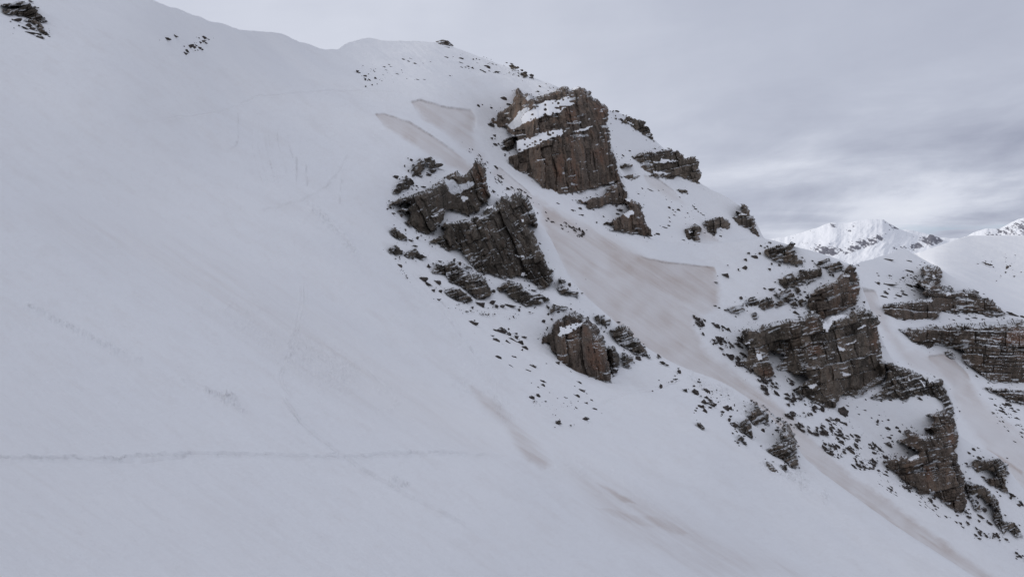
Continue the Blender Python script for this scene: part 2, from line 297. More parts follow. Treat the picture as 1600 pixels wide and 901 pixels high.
# ------------------------------------------------------------------ snow terrain: one sheet
def build_terrain():
    xs = np.concatenate([np.linspace(-1500, -60, 90, endpoint=False), np.arange(-60, 1660, 1.5), np.linspace(1662, 2300, 60)])
    R = []; Ds = []; seg = []
    def add(py, D, s): R.append(py); Ds.append(D); seg.append(s)
    a, b, c, d = cA(xs), cB(xs), cC(xs), cD(xs)
    c0 = c + fbm(xs/18., xs*0, 3, 4)*1.0*sst(-50, 100, xs)   # uneven skyline
    c = np.where((xs > 240) & (xs < 1500), c0, c)
    c = np.where(xs < 850, np.minimum(c, b-8), c); b = np.where(xs < 850, np.minimum(b, a-20), b)
    # near face, bottom -> rib crest
    near = np.maximum(a+40, 905.)
    for t in np.linspace(0, 1, 46, endpoint=False):
        py = 2400*(1-t)**1.0 + near*t if False else near+(2400-near)*(1-t)**2; add(py, DA(xs, py), 0)
    m_ = np.where(a > 860, a+40, 905.)
    for t in np.linspace(0, 1, 440, endpoint=False):
        py = near+(a-near)*t; add(py, DA(xs, py), 0)
    am = 16*sst(700, 800, xs)
    def hidden(p0, D0, p1, D1, amp, n):
        for t in np.linspace(0, 1, n, endpoint=False):
            s = t*t*(3-2*t); add(p0+(p1-p0)*t+amp*np.sin(math.pi*t)**1.5, np.exp(np.log(D0)*(1-t)+np.log(D1)*t), 9)
    hidden(a, DA(xs, a), a-0.5, DB(xs, a-0.5), am, 12)
    for t in np.linspace(0, 1, 300, endpoint=False):
        py = a-0.5+(b-a+0.5)*t; add(py, DB(xs, py), 1)
    hidden(b, DB(xs, b), b-0.5, DC(xs, b-0.5), 18*sst(880, 960, xs), 12)
    c = np.where(xs > 850, c, c)
    for t in np.linspace(0, 1, 150, endpoint=False):
        py = b-0.5+(c-b+0.5)*t; add(py, DC(xs, py), 2)
    d = np.where(xs < 1330, np.maximum(d, c+12), d)
    lo = np.maximum(c, d); Dlo = np.maximum(DD(xs, lo), DC(xs, c)*1.12)
    hidden(c, DC(xs, c), lo, Dlo, 0*xs+6, 10)
    # far right face
    for t in np.linspace(0, 1, 70, endpoint=False):
        py = lo+(d-lo)*t; add(py, Dlo+(np.maximum(DD(xs, d), Dlo*1.08)-Dlo)*t**1.3, 3)
    Dl = np.maximum(DD(xs, d), Dlo*1.08)
    for k in range(1, 12):
        add(d+k*k*1.2, Dl*(1+0.03*k*k**0.5), 9)
    PY = np.array(R); D = np.array(Ds); SG = np.repeat(np.array(seg)[:, None], len(xs), 1); PX = np.repeat(xs[None], len(R), 0)
    SG[(SG == 9) & (PX < 705)] = 1
    # ---- relief
    P = P3(PX, PY, D); wx, wy = P[..., 0], P[..., 1]
    fr = D/1256.
    und = fbm(wx/22., wy/22., 5, 3)*0.55+fbm(wx/6., wy/6., 8, 4)*0.16+fbm(wx/1.7+wy/4, wy/1.7, 12, 3)*0.03
    dz = und*sst(6, 60, D)
    dz = np.clip(dz, -2.2*fr-0.0, 2.2*fr)*1.0
    # lumpy ground near outcrops
    # ---- tracks and debris, sized in metres through fr
    dirt_shade = np.zeros(PX.shape); crust = np.zeros(PX.shape)
    s0 = SG == 0
    wob = fbm(PX/14., PY/14., 31, 3)*2.2
    def local(pts, pad):
        P_ = np.array(pts); return np.nonzero((PX > P_[:, 0].min()-pad) & (PX < P_[:, 0].max()+pad) & (PY > P_[:, 1].min()-pad) & (PY < P_[:, 1].max()+pad))
    def groove(pts, w, dep, lip=0.6, var=0.5):
        I = local(pts, w*6+4); X_, Y_, w_, f_, g_ = PX[I], PY[I], wob[I], fr[I], SG[I] <= 1; w *= 0.7; dep *= 1.35
        d_, t_, s_ = pdist(X_+w_*0.5, Y_+w_, pts)
        k = 1-var+var*2*vn(X_/9., Y_/9., 77)
        end = sst(0, 0.05, t_)*sst(1.0, 0.9, t_)
        g = np.exp(-(d_/w)**2)*k*end; l = np.exp(-((d_-1.9*w)/w)**2)*k*end
        dz[I] -= np.where(g_, (g*dep-l*dep*lip)*f_, 0)
        dirt_shade[I] += np.where(g_, g*0.05, 0)  # track beds tinted slightly darker: groove shade painted into the snow colour
    groove([(-60,716),(0,715),(110,716),(180,717),(240,711),(330,708),(430,710),(480,712),(560,711),(600,709),(700,708),(820,711)], 1.7, 4.4, 0.6)
    groove([(150,722),(220,721),(300,712)], 2.5, 1.5)
    groove([(455,620),(440,600),(436,585),(450,550),(462,515),(470,470),(471,430)], 2.0, 0.6, 1.0)
    groove([(459,620),(445,600),(441,586),(455,551),(467,516),(475,470),(476,430)], 1.6, 0.5, 1.0)
    groove([(440,618),(470,660),(530,708),(570,735),(640,776),(700,805),(760,838)], 2.0, 0.8, 2.4)
    groove([(400,330),(470,312),(510,290),(530,265),(548,232)], 1.5, 0.8, 0.7)
    groove([(478,312),(515,345),(540,375),(556,400)], 2.6, 1.4, 1.0, 1)
    groove([(200,190),(290,180),(350,172),(400,150),(470,145),(560,141),(640,144)], 1.4, 0.6, 0.5)
    groove([(371,168),(373,205),(370,222),(352,238)], 1.2, 0.8, 0.8)
    for i, x0 in enumerate((396, 404, 415, 420, 433, 448)):
        groove([(x0, 180+i*3), (x0-2+i, 225), (x0+6+i*2, 262), (x0+16, 290)], 0.9, 0.45, 0.5, 1)
    groove([(463,240),(463,290)], 1.0, 1.0); groove([(478,250),(480,290)], 1.0, 0.8); groove([(535,270),(530,320)], 1.2, 0.8)
    groove([(935,632),(1000,612),(1040,600),(1068,588)], 1.3, 1.2, 0.6)
    groove([(560,560),(600,600),(680,640)], 2, 0.8); groove([(0,785),(90,815),(180,860)], 3, 0.7); groove([(640,420),(700,500),(745,560)], 1.2, 0.9, 0.5, 1)
    groove([(652,425),(690,470),(722,520)], 1.0, 0.8, 0.5, 1)
    def rubble(pts, w, amp, sc=7.):
        I = local(pts, w*3); X_, Y_ = PX[I], PY[I]
        d_, t_, s_ = pdist(X_, Y_, pts); m = np.exp(-(d_/w)**2)*sst(0, .08, t_)*sst(1, .92, t_)
        m = m*sst(0.35, 0.6, vn(X_/26., Y_/26., 55)+0.15)
        dz[I] += np.where(SG[I] <= 1, m*np.abs(fbm(X_/sc, Y_/sc*1.3, 61, 4, 0.6))*amp*2.3*fr[I], 0)
    rubble([(20,465),(80,495),(130,520),(200,556),(225,560)], 7, 4)
    rubble([(280,590),(330,612),(385,632)], 6, 5); rubble([(350,618),(390,636)], 9, 7, 6)
    rubble([(300,455),(380,500),(480,570),(560,600),(640,650)], 30, 1.3, 4); rubble([(450,520),(560,590)], 34, 1.1, 4)
    rubble([(480,315),(545,385),(560,405)], 7, 2.6, 5); rubble([(700,590),(770,625),(800,660)], 12, 2, 4)
    rubble([(610,745),(640,760)], 6, 4, 6); rubble([(1050,575),(1110,605),(1180,630)], 14, 3.2, 4); rubble([(1180,720),(1250,750),(1300,780)], 16, 3.2, 4)
    rubble([(850,720),(980,760),(1060,830)], 30, 1.2, 5); rubble([(640,430),(740,560),(800,640)], 18, 1.0, 4)
    # fine downhill ribbing over all of the near face
    u_ = PX*0.83+PY*0.55; v_ = -PX*0.55+PY*0.83
    dz = dz+np.where(SG != 3, (fbm(u_/60., v_/9., 91, 4)*0.6+fbm(u_/22., v_/4., 93, 3)*0.48)*fr*sst(2500, 1000, PX*0+D*6), 0)
    dz = dz+np.where(SG == 0, fbm(PX/24., PY/3.0+PX/40., 97, 4, 0.6)*0.42*fr*sst(430, 620, PY), 0)   # wind ripples
    dirt_shade = dirt_shade+np.where(SG <= 1, np.clip(fbm(PX/5., PY/4., 98, 4, 0.7), 0, 1)*0.10+np.clip(fbm(u_/40., v_/12., 99, 4), 0, 1)*0.12, 0)
    st = fbm(u_/90., v_/7., 21, 5, 0.6)
    # ---- slab crowns: windblown slab broken away, bed surface lower and dusty
    def soft_ribs(I): return fbm(u_[I]/50., v_[I]/3.2, 23, 4, 0.6)*0.28
    def slab(poly, crown, depth_, dr, segs, fade):
        I = local(poly, 14); X_, Y_, w_ = PX[I]+wob[I]*0.5, PY[I]+wob[I]*0.5, fr[I]
        m = np.isin(SG[I], segs)
        s_ = sdist(X_, Y_, poly); ins = sst(-0.7, 0.7, s_)*m
        d_, t_, _ = pdist(X_, Y_, crown)
        f_ = np.clip(1-d_/fade, 0, 1)
        dz[I] += soft_ribs(I)*np.where(sdist(X_, Y_, poly) > 2, 1, 0)*w_
        dz[I] -= ins*depth_*0.6*w_*(0.3+0.7*f_)*np.exp(-d_/(fade*0.5))
        sq = s_+fbm(X_/14., Y_/9., 88, 4, 0.6)*5; near_ = np.exp(-(d_/10)**2); soft = (sst(-5, 10, sq)*(1-near_)+ins*near_)*m
        dirt_shade[I] = np.maximum(dirt_shade[I], soft*dr*(0.75+0.25*f_)*(0.72+0.56*vn(X_/20., Y_/20., 5))*(1+0.4*st[I]))
        k = np.exp(-((d_)/0.95)**2)*m*sst(0, .04, t_)*sst(1, .9, t_)
        crust[I] = np.maximum(crust[I], k*(0.25+0.6*vn(X_/9., Y_/9., 15))*(0.6+0.4*fbm(X_/2., Y_/2., 19, 2)))
    slab([(586,180),(600,179),(640,192),(672,212),(715,242),(750,268),(752,285),(700,262),(640,226),(600,198)], [(586,180),(600,179),(640,192),(672,212),(718,243)], 3.5, 0.58, (0,1,2), 70)
    slab([(642,158),(655,155),(690,164),(736,171),(744,182),(741,205),(748,232),(768,262),(740,246),(700,215),(660,186)], [(642,158),(655,155),(690,164),(737,171)], 3.5, 0.52, (0,1,2), 70)
    slab([(838,310),(900,345),(960,380),(1010,400),(1060,410),(1117,415),(1124,440),(1126,480),(1085,500),(1100,540),(1160,585),(1230,640),(1330,740),(1440,820),(1560,905),(1700,1000),(1500,960),(1350,800),(1250,715),(1180,640),(1060,575),(1000,545),(900,455),(850,370)],
         [(1000,398),(1040,408),(1080,412),(1118,416)], 2.2, 0.66, (1,), 60)
    slab([(780,262),(830,305),(900,345),(940,375),(900,400),(860,350),(800,300),(760,270)], [(780,262),(830,305)], 1, 0.36, (1,), 60)
    slab([(1345,452),(1368,455),(1378,480),(1395,515),(1420,545),(1450,552),(1480,550),(1510,580),(1530,620),(1590,670),(1640,720),(1700,800),(1600,770),(1540,705),(1500,650),(1480,602),(1420,575),(1380,520),(1350,480)],
         [(1345,452),(1368,455)], 4, 0.48, (2,), 60)
    slab([(1450,556),(1480,552),(1512,582),(1530,620),(1560,655),(1520,640),(1490,610),(1460,580)], [(1450,556),(1480,552),(1512,582)], 2, 0.62, (2,), 50)
    slab([(1005,275),(1030,282),(1055,300),(1070,320),(1045,312),(1015,295)], [(1005,275),(1030,282),(1055,300)], 1.5, 0.32, (2,), 40)
    slab([(1092,355),(1096,352),(1115,368),(1125,378),(1094,378)], [(1092,355),(1115,368)], 1.5, 0.35, (2,), 40)
    # dust streaks
    st = fbm(u_/90., v_/7., 21, 5, 0.6)
    def dust(poly, a_, soft=8, segs=(0,)):
        I = local(poly, soft*2+4); s_ = sdist(PX[I]+wob[I]*2, PY[I]+wob[I]*2, poly); m = np.isin(SG[I], segs)
        dirt_shade[I] = np.maximum(dirt_shade[I], sst(-soft, soft, s_)*m*a_*np.clip(0.75+0.7*st[I], 0, 1.4))
    dust([(735,600),(770,620),(800,655),(840,690),(862,722),(845,728),(815,700),(790,665),(755,635)], 0.50, 10)
    dust([(790,662),(820,675),(860,718),(850,728),(825,716),(805,690)], 0.62, 7)
    dust([(930,750),(985,778),(995,786),(970,782)], 0.8, 4); dust([(1030,805),(1080,832),(1060,835),(960,808),(930,790)], 0.6, 5)
    dust([(880,720),(1000,770),(1100,830),(1260,901),(1100,901),(950,820)], 0.32, 25)
    dust([(1200,645),(1300,730),(1440,830),(1540,901),(1460,880),(1330,770)], 0.75, 8, (1,))
    dust([(860,330),(960,372),(1050,430),(1100,500),(1040,480),(940,400)], 0.70, 12, (1,))
    dust([(1540,700),(1600,735),(1600,745),(1560,720)], 0.9, 3, (2,))
    dust([(60,330),(200,345),(340,390),(520,500),(640,600),(760,700),(700,690),(520,600),(300,470),(140,380)], 0.17, 50)
    dust([(300,455),(420,500),(560,590),(640,650),(560,640),(400,540)], 0.16, 26)
    dust([(-60,560),(200,650),(400,780),(500,901),(-60,901)], 0.06, 60)
    dirt_shade = dirt_shade+np.where(SG <= 3, np.clip(st, 0, 1)*0.07, 0)
    D2 = D; V = P3(PX, PY, D2); V[..., 2] += dz
    nr, nc = PX.shape; idx = np.arange(nr*nc).reshape(nr, nc)
    Q = np.stack([idx[:-1, :-1], idx[:-1, 1:], idx[1:, 1:], idx[1:, :-1]], -1).reshape(-1, 4)
    o = mesh_np('terrain', V.reshape(-1, 3), Q, M_SNOW, {'dirt_shade': dirt_shade.clip(0, 1), 'crust': crust.clip(0, 1)}, True)
    tag(o, kind='structure')
build_terrain()

# ------------------------------------------------------------------ distant mountains
def far_mountain(name, crest, x0, x1, Dc, Db, base, seed, rocks, amt):
    xs = np.arange(x0, x1, 0.7); cr = crest(xs)+fbm(xs/9., xs*0, seed, 4)*1.0
    ts = np.concatenate([np.linspace(0, 1, 170), 1+np.linspace(0.05, 1, 10)])
    PX = np.repeat(xs[None], len(ts), 0); T = np.repeat(ts[:, None], len(xs), 1)
    tt = np.minimum(T, 1); PY = base+(cr-base)*tt; D = Db+(Dc-Db)*tt**1.15
    over = np.maximum(T-1, 0); PY = PY+over**1.5*60; D = D*(1+over*0.6)
    u = PX*0.75+PY*0.66; v = -PX*0.5+PY*0.86
    rid = 1-np.abs(fbm(PX/46.+PY/70., PY/60., seed+2, 5, 0.55))*2
    D = D*(1-0.018*rid*np.sin(np.pi*tt)**0.5+0.004*fbm(PX/10., PY/10., seed+4, 4))
    s_ = fbm(u/14., v/3.0, seed+6, 5, 0.75)*0.7+fbm(PX/3., PY/2.2, seed+9, 3)*0.4
    rk = np.zeros(PX.shape)
    for poly, a in rocks:
        q = sdist(PX+s_*7, PY+s_*5, poly); rk = np.maximum(rk, sst(-0.05, 0.2, s_*1.6+a*0.55-0.12+np.clip(q, -5, 4)*0.13-0.22))
    rk = np.maximum(rk, sst(amt, amt+0.12, s_)*0.8)
    V = P3(PX, PY, D); nr, nc = PX.shape; idx = np.arange(nr*nc).reshape(nr, nc)
    Q = np.stack([idx[:-1, :-1], idx[:-1, 1:], idx[1:, 1:], idx[1:, :-1]], -1).reshape(-1, 4)
    o = mesh_np(name, V.reshape(-1, 3), Q, M_FAR, {'rock': rk.clip(0, 1)}, True); tag(o, kind='structure'); return o
cr1 = curve([(1120,392),(1190,376),(1230,369),(1270,358),(1303,347),(1318,349),(1345,344),(1370,342),(1378,342),(1388,348),(1400,355),(1420,363),(1440,368),(1455,366),(1466,371),(1480,377),(1500,386),(1540,398)])
far_mountain('distant_mountain', cr1, 1120, 1540, 6200, 3600, 440, 40,
   [([(1270,402),(1285,388),(1302,383),(1318,392),(1300,402)], 0.45), ([(1330,380),(1375,366),(1385,376),(1350,390),(1310,404)], 0.12), ([(1440,372),(1456,366),(1475,376),(1462,386),(1445,386)], 0.35),
    ([(1386,346),(1392,348),(1404,358),(1398,358)], 0.5), ([(1300,352),(1309,351),(1309,356),(1302,356)], 0.4), ([(1396,392),(1408,384),(1416,390),(1400,396)], 0.4), ([(1420,384),(1440,378),(1445,388),(1425,392)], 0.2),
    ([(1258,378),(1266,375),(1266,380),(1260,381)], 0.4), ([(1270,392),(1285,380),(1280,392)], 0.2), ([(1328,357),(1335,355),(1335,360),(1330,361)], 0.4)], 0.75)
cr2 = curve([(1380,372),(1415,359),(1440,363),(1470,371),(1500,372),(1525,362),(1545,357),(1560,357),(1575,350),(1592,342),(1600,340),(1640,330),(1720,345),(1800,360)])
far_mountain('distant_mountain', cr2, 1380, 1800, 9500, 7000, 400, 70, [([(1540,370),(1560,356),(1600,345),(1640,345),(1640,372)], -0.1), ([(1500,368),(1530,358),(1535,362),(1505,372)], 0.0)], 0.75)

# ------------------------------------------------------------------ rock outcrops
def erode(m):
    e = m.copy(); e[1:] &= m[:-1]; e[:-1] &= m[1:]; e[:, 1:] &= m[:, :-1]; e[:, :-1] &= m[:, 1:]; return e
def erode8(m):
    e = erode(m); e[1:, 1:] &= m[:-1, :-1]; e[:-1, :-1] &= m[1:, 1:]; e[1:, :-1] &= m[:-1, 1:]; e[:-1, 1:] &= m[1:, :-1]; return e
def bblur(a, w, r, ax):
    k = np.zeros_like(a); s = np.zeros_like(a)
    aw = a*w
    for o in range(-r, r+1):
        k += np.roll(aw, o, ax); s += np.roll(w.astype(float), o, ax)
    return np.where(s > 0, k/np.maximum(s, 1e-9), a)
STY = { # bedding angle (deg), block w,h in px, depth amplitude (px)
 'warm':  dict(cols=1, wq=1.0, vert=4.5, ang=-7,  bw=17, bh=52, amp=8, tilt=7, small=(5, 12), sa=2.0, lay=0.7, sn=-0.15),
 'grey':  dict(cols=1, wq=1.3, vert=4.0, ang=-24, bw=15, bh=34, amp=9, tilt=8, small=(5, 9), sa=2.2, lay=0.6, sn=-0.11),
 'block': dict(wq=0.8, vert=3.0, ang=-13, bw=21, bh=20, amp=8, tilt=8, small=(8, 5.5), sa=2.0, lay=0.9, sn=-0.07),
 'strata':dict(wq=0.7, vert=1.5, ang=2,   bw=26, bh=15, amp=7, tilt=5, small=(14, 4.2), sa=2.6, lay=1.4, sn=-0.07),
 'small': dict(vert=2.0, ang=-16, bw=10, bh=9, amp=5, tilt=5, small=(4, 4), sa=1.5, lay=0.6, sn=0.0)}
cnt = [0]; scree_pts = []
def outcrop(label, polys, snow=(), lay='A', style='grey', step=1.0, warp=2.2, slope=0.13, maxp=0.10, group=None, mat=None, name='rock_outcrop', cat='rock outcrop', recess=(), rust=(), rag=1.0):
    cnt[0] += 1; seed = 100+cnt[0]*31
    DF = {'A': DA, 'B': DB, 'C': DC, 'D': DD}[lay]; st = STY[style]
    allp = [p for q in (list(polys)+list(snow)) for p in q]
    x0 = min(p[0] for p in allp)-5; x1 = max(p[0] for p in allp)+5; y0 = min(p[1] for p in allp)-5; y1 = max(p[1] for p in allp)+5
    xs = np.arange(x0, x1, step); ys = np.arange(y0, y1, step); PX, PY = np.meshgrid(xs, ys)
    WX = PX+fbm(PX/6., PY/6., seed, 5, 0.75)*warp*1.35; WY = PY+fbm(PX/6., PY/6., seed+3, 5, 0.75)*warp*1.35
    rm = np.full(PX.shape, -1e9)
    for p in polys: rm = np.maximum(rm, sdist(WX, WY, p))
    a0 = math.radians(STY[style]['ang']); ub = PX*math.cos(a0)+PY*math.sin(a0); vb = -PX*math.sin(a0)+PY*math.cos(a0)
    rm = rm-np.clip(fbm(ub/11., vb/3.6, seed+17, 4, 0.6)*11*rag-1.6, -0.8, 5.5*rag)
    tot = rm > 0; sid = np.full(PX.shape, -1)
    for k, p in enumerate(snow):
        q = sdist(WX, WY, p); tot |= q > 0
        big = (q.max() > 5); q = q+fbm(PX/5., PY/3.5, seed+40+k, 4, 0.7)*(2.6 if big else 1.2)
        m = (q > 0) & ((vn(PX/4., PY/2.6, seed+90) < 0.86) | (not big) | (q < 1)) & ((rm < 0.6) | (q > 0.8)); sid[m & (sdist(WX, WY, p) > -1.5)] = k
    sid[~tot] = -1
    m = tot
    nc_ = 2
    for _ in range(nc_): m = ~erode(~m)
    for _ in range(nc_): m = erode(m)
    tot = tot | m; tot[0] = tot[-1] = False; tot[:, 0] = tot[:, -1] = False
    outm = np.zeros(tot.shape, bool); outm[0] = outm[-1] = True; outm[:, 0] = outm[:, -1] = True
    while True:          # flood from the border: what stays dry is an enclosed pocket, filled with snow
        g_ = outm.copy(); g_[1:] |= outm[:-1]; g_[:-1] |= outm[1:]; g_[:, 1:] |= outm[:, :-1]; g_[:, :-1] |= outm[:, 1:]; g_ &= ~tot
        g_[0] = g_[-1] = True
        if (g_ == outm).all(): break
        outm = g_
    pocket = ~tot & ~outm; tot = tot | pocket
    for k in range(len(snow)):
        S = {tuple(q) for q in np.argwhere(sid == k)}; comps = []
        while S:
            st_ = [S.pop()]; cp = [st_[0]]
            while st_:
                a_i, b_i = st_.pop()
                for nb in ((a_i+1, b_i), (a_i-1, b_i), (a_i, b_i+1), (a_i, b_i-1)):
                    if nb in S: S.remove(nb); st_.append(nb); cp.append(nb)
            comps.append(cp)
        comps.sort(key=len, reverse=True)
        for cp in comps[1:]:
            for q in cp: sid[q] = -1
    sm = sid >= 0
    dist = np.zeros(PX.shape); m = tot.copy(); a = False
    for k in range(int(14/step)):
        m = erode(m) if k % 2 else erode8(m); dist += m*step
    DT = DF(PX, PY); Di = DT.copy(); cur = DT[-1].copy(); on = np.zeros(len(xs), bool); gapn = np.full(len(xs), 99)
    sl = np.where(sm | pocket, 0.75, slope+0.12*fbm(PX/9., PY/5., seed+8, 3)) 
    for i in range(len(ys)-1, -1, -1):
        gapn = np.where(tot[i], gapn, gapn+1); start = tot[i] & (gapn > 15/step); gapn = np.where(tot[i], 0, gapn); cur = np.where(start, DT[i]*0.997, cur); cont = tot[i] & ~start
        cur = np.where(cont, cur+sl[i]*DT[i]/F*step, cur); on = tot[i]; Di[i] = np.where(tot[i], np.minimum(cur, DT[i]*0.997), DT[i])
    for _ in range(3): Di = bblur(Di, tot, max(3, min(11, len(xs)//14)), 1)
    for _ in range(2): Di = bblur(Di, tot, 2, 0)
    p = np.maximum(DT-Di, DT*0.006); P_ = maxp*2.2*DT; p = P_*np.tanh(p/P_)
    e = 1-np.exp(-dist/2.2)
    fr = DT/F
    a_ = math.radians(st['ang']); u = PX*math.cos(a_)+PY*math.sin(a_); v_ = -PX*math.sin(a_)+PY*math.cos(a_)
    wq = st.get('wq', 1.0); st = dict(st); kr = random.Random(seed); st['bw'] *= kr.uniform(0.8, 1.35); st['bh'] *= kr.uniform(0.8, 1.35)
    u = u+(fbm(PX/30., PY/30., seed+11, 3)*5+fbm(PX/6., PY/6., seed+13, 3, .6)*1.2)*wq; v_ = v_+(fbm(PX/45., PY/45., seed+12, 3)*5+fbm(PX/6., PY/6., seed+14, 3, .6)*1.2)*wq
    if st.get('cols'):
        rr, r1, dq, dp, t1 = brick(v_/st['bh'], u/st['bw'], seed); eq, ep = dq*st['bw'], dp*st['bh']
        rr2, r2, dq2, dp2, t2 = brick(v_/st['small'][1], u/st['small'][0], seed+50); eq2, ep2 = dq2*st['small'][0], dp2*st['small'][1]
    else:
        rr, r1, dq, dp, t1 = brick(u/st['bw'], v_/st['bh'], seed); eq, ep = dq*st['bh'], dp*st['bw']
        rr2, r2, dq2, dp2, t2 = brick(u/st['small'][0], v_/st['small'][1], seed+50); eq2, ep2 = dq2*st['small'][1], dp2*st['small'][0]
    ero = sst(0.3, 0.75, vn(PX/21., PY/21., seed+33)); sz_ = 0
    g1 = np.maximum(np.exp(-(eq/1.1)**2), np.exp(-(ep/1.0)**2)*0.9)*(0.3+0.7*ero); g2 = np.maximum(np.exp(-(eq2/0.9)**2), np.exp(-(ep2/0.8)**2)*0.8)*ero
    ly = fbm(u/60., v_/4.0, seed+60, 4, 0.6)
    vr = -np.abs(fbm(u/9., v_/45., seed+61, 4, 0.6))          # upright cracks and ribs
    rough = -np.abs(fbm(PX/8., PY/9., seed+70, 5, 0.7))
    blk = (rr-0.5)*st['amp']*1.1+t1*st.get('tilt', 6.0)+t2*2.2+(r1-0.5)*st['amp']*0.7-g1*3.4+((r2-0.5)*st['sa']+(rr2-0.5)*st['sa']-g2*1.1)*(0.35+0.65*ero)+ly*st['lay']*1.2+vr*st.get('vert', 3.0)+rough*3.6
    sau = fbm(u/15., v_/2.8, seed+95, 4, 0.6)-0.30+0.35*(vn(PX/28., PY/28., seed+96)-0.6)+0.20*np.exp(-dist/2.5)+st.get('sn', 0)
    pk = pocket | False; pk = ~erode(~pk); snowy = np.maximum(sst(0.0, 0.10, sau), pk*1.0)
    blk = blk-snowy*1.2
    rec = 0
    for q in recess: rec = rec+sst(-2, 6, sdist(WX, WY, q))*16
    rw = np.where(sm, 0.12, 1.0); rw = bblur(rw, tot, 1, 0); rw = bblur(rw, tot, 1, 1)
    prot = p*(0.72+0.28*e)+(blk*rw-rec)*fr*(0.5+0.5*e)
    D = DT-prot
    D = np.minimum(D, DT*0.9975)
    ok = tot[:-1, :-1] & tot[1:, :-1] & tot[:-1, 1:] & tot[1:, 1:]
    V = P3(PX, PY, D).reshape(-1, 3); thick = np.minimum(0.05, maxp)
    VB = P3(PX, PY, DT*(1.002+thick*(1-np.exp(-dist/5)))).reshape(-1, 3)
    n = PX.size; idx = np.arange(n).reshape(PX.shape)
    Qa = np.stack([idx[1:, :-1], idx[1:, 1:], idx[:-1, 1:], idx[:-1, :-1]], -1)
    k4 = np.stack([sid[:-1, :-1], sid[1:, :-1], sid[:-1, 1:], sid[1:, 1:]], -1); fs = np.where((k4 >= 0).sum(-1) >= 4, k4.max(-1), -1)
    tint = (0.5*r1+0.35*r2+0.15*(1-g1)).ravel(); tint = np.clip(tint-0.35*(g1.ravel()*0.5+g2.ravel()*0.4), 0, 1)
    ru = np.zeros(PX.shape)
    for q in rust: ru = np.maximum(ru, sst(-3, 7, sdist(WX+fbm(PX/12., PY/30., seed+80, 3)*6, WY, q)))
    ru = ru.ravel()
    rock = Qa[ok & (fs < 0)]; back = Qa[ok][:, ::-1]+n
    okp = np.zeros((ok.shape[0]+2, ok.shape[1]+2), bool); okp[1:-1, 1:-1] = ok
    i_, j_ = np.nonzero(okp[1:, 1:-1] != okp[:-1, 1:-1]); a1, b1 = idx[i_, j_], idx[i_, j_+1]
    i_, j_ = np.nonzero(okp[1:-1, 1:] != okp[1:-1, :-1]); a2, b2 = idx[i_, j_], idx[i_+1, j_]
    wa, wb = np.concatenate([a1, a2]), np.concatenate([b1, b2])
    back = np.concatenate([back, np.stack([wa, wb, wb+n, wa+n], -1)])
    # fine debris fallen round the foot and edges
    ex = ~erode8(~tot); 
    for _ in range(max(2, int(5/step))): ex = ~erode(~ex)
    ring = np.argwhere(ex & ~tot); rs_ = np.random.RandomState(seed)
    if len(ring):
        for k_ in rs_.choice(len(ring), max(3, int(tot.sum()**0.5*0.75*(1 if style != 'small' else 0.5)))):
            yy_, xx_ = ring[k_]; w_ = 1.0+3.6*rs_.rand()**3
            xq, yq = xs[xx_]+rs_.randn()*2.5, ys[yy_]+rs_.randn()*2.0
            if yq > cC(xq)+2: scree_pts.append((xq, yq, w_, w_*rs_.uniform(.4, .8), rs_.uniform(-10, 45)))
    def compact(Q, VV, at):
        u_, inv = np.unique(Q, return_inverse=True); return VV[u_], inv.reshape(-1, 4), at[u_]
    VV, QQ, AA = compact(np.concatenate([rock, back]), np.concatenate([V, VB]), np.stack([np.concatenate([tint, tint]), np.concatenate([ru, ru]), np.concatenate([snowy.ravel()]*2)], -1))
    par = None
    if snow:
        root = bpy.data.objects.new(name, None); C.objects.link(root); par = root
        root.location = org = [float(q) for q in V[np.argmax(np.where(tot.ravel(), PY.ravel(), -1e9))]]; off = np.array(org)
        V = V-off; VV = VV-off
    face = mesh_np('rock_face' if snow else name, VV, QQ, mat or ROCK.get(style, ROCK['grey']), {'tint': AA[:, 0], 'rust': AA[:, 1], 'snowy': AA[:, 2]}, False, par)
    if not snow: root = face
    tag(root, label, cat, group)
    for k in range(len(snow)):
        q = Qa[ok & (fs == k)]
        if len(q) < 8: continue
        VV, QQ, _ = compact(q, V, tint); mesh_np('snow_ledge', VV, QQ, M_LEDGE, None, True, root)
    return root

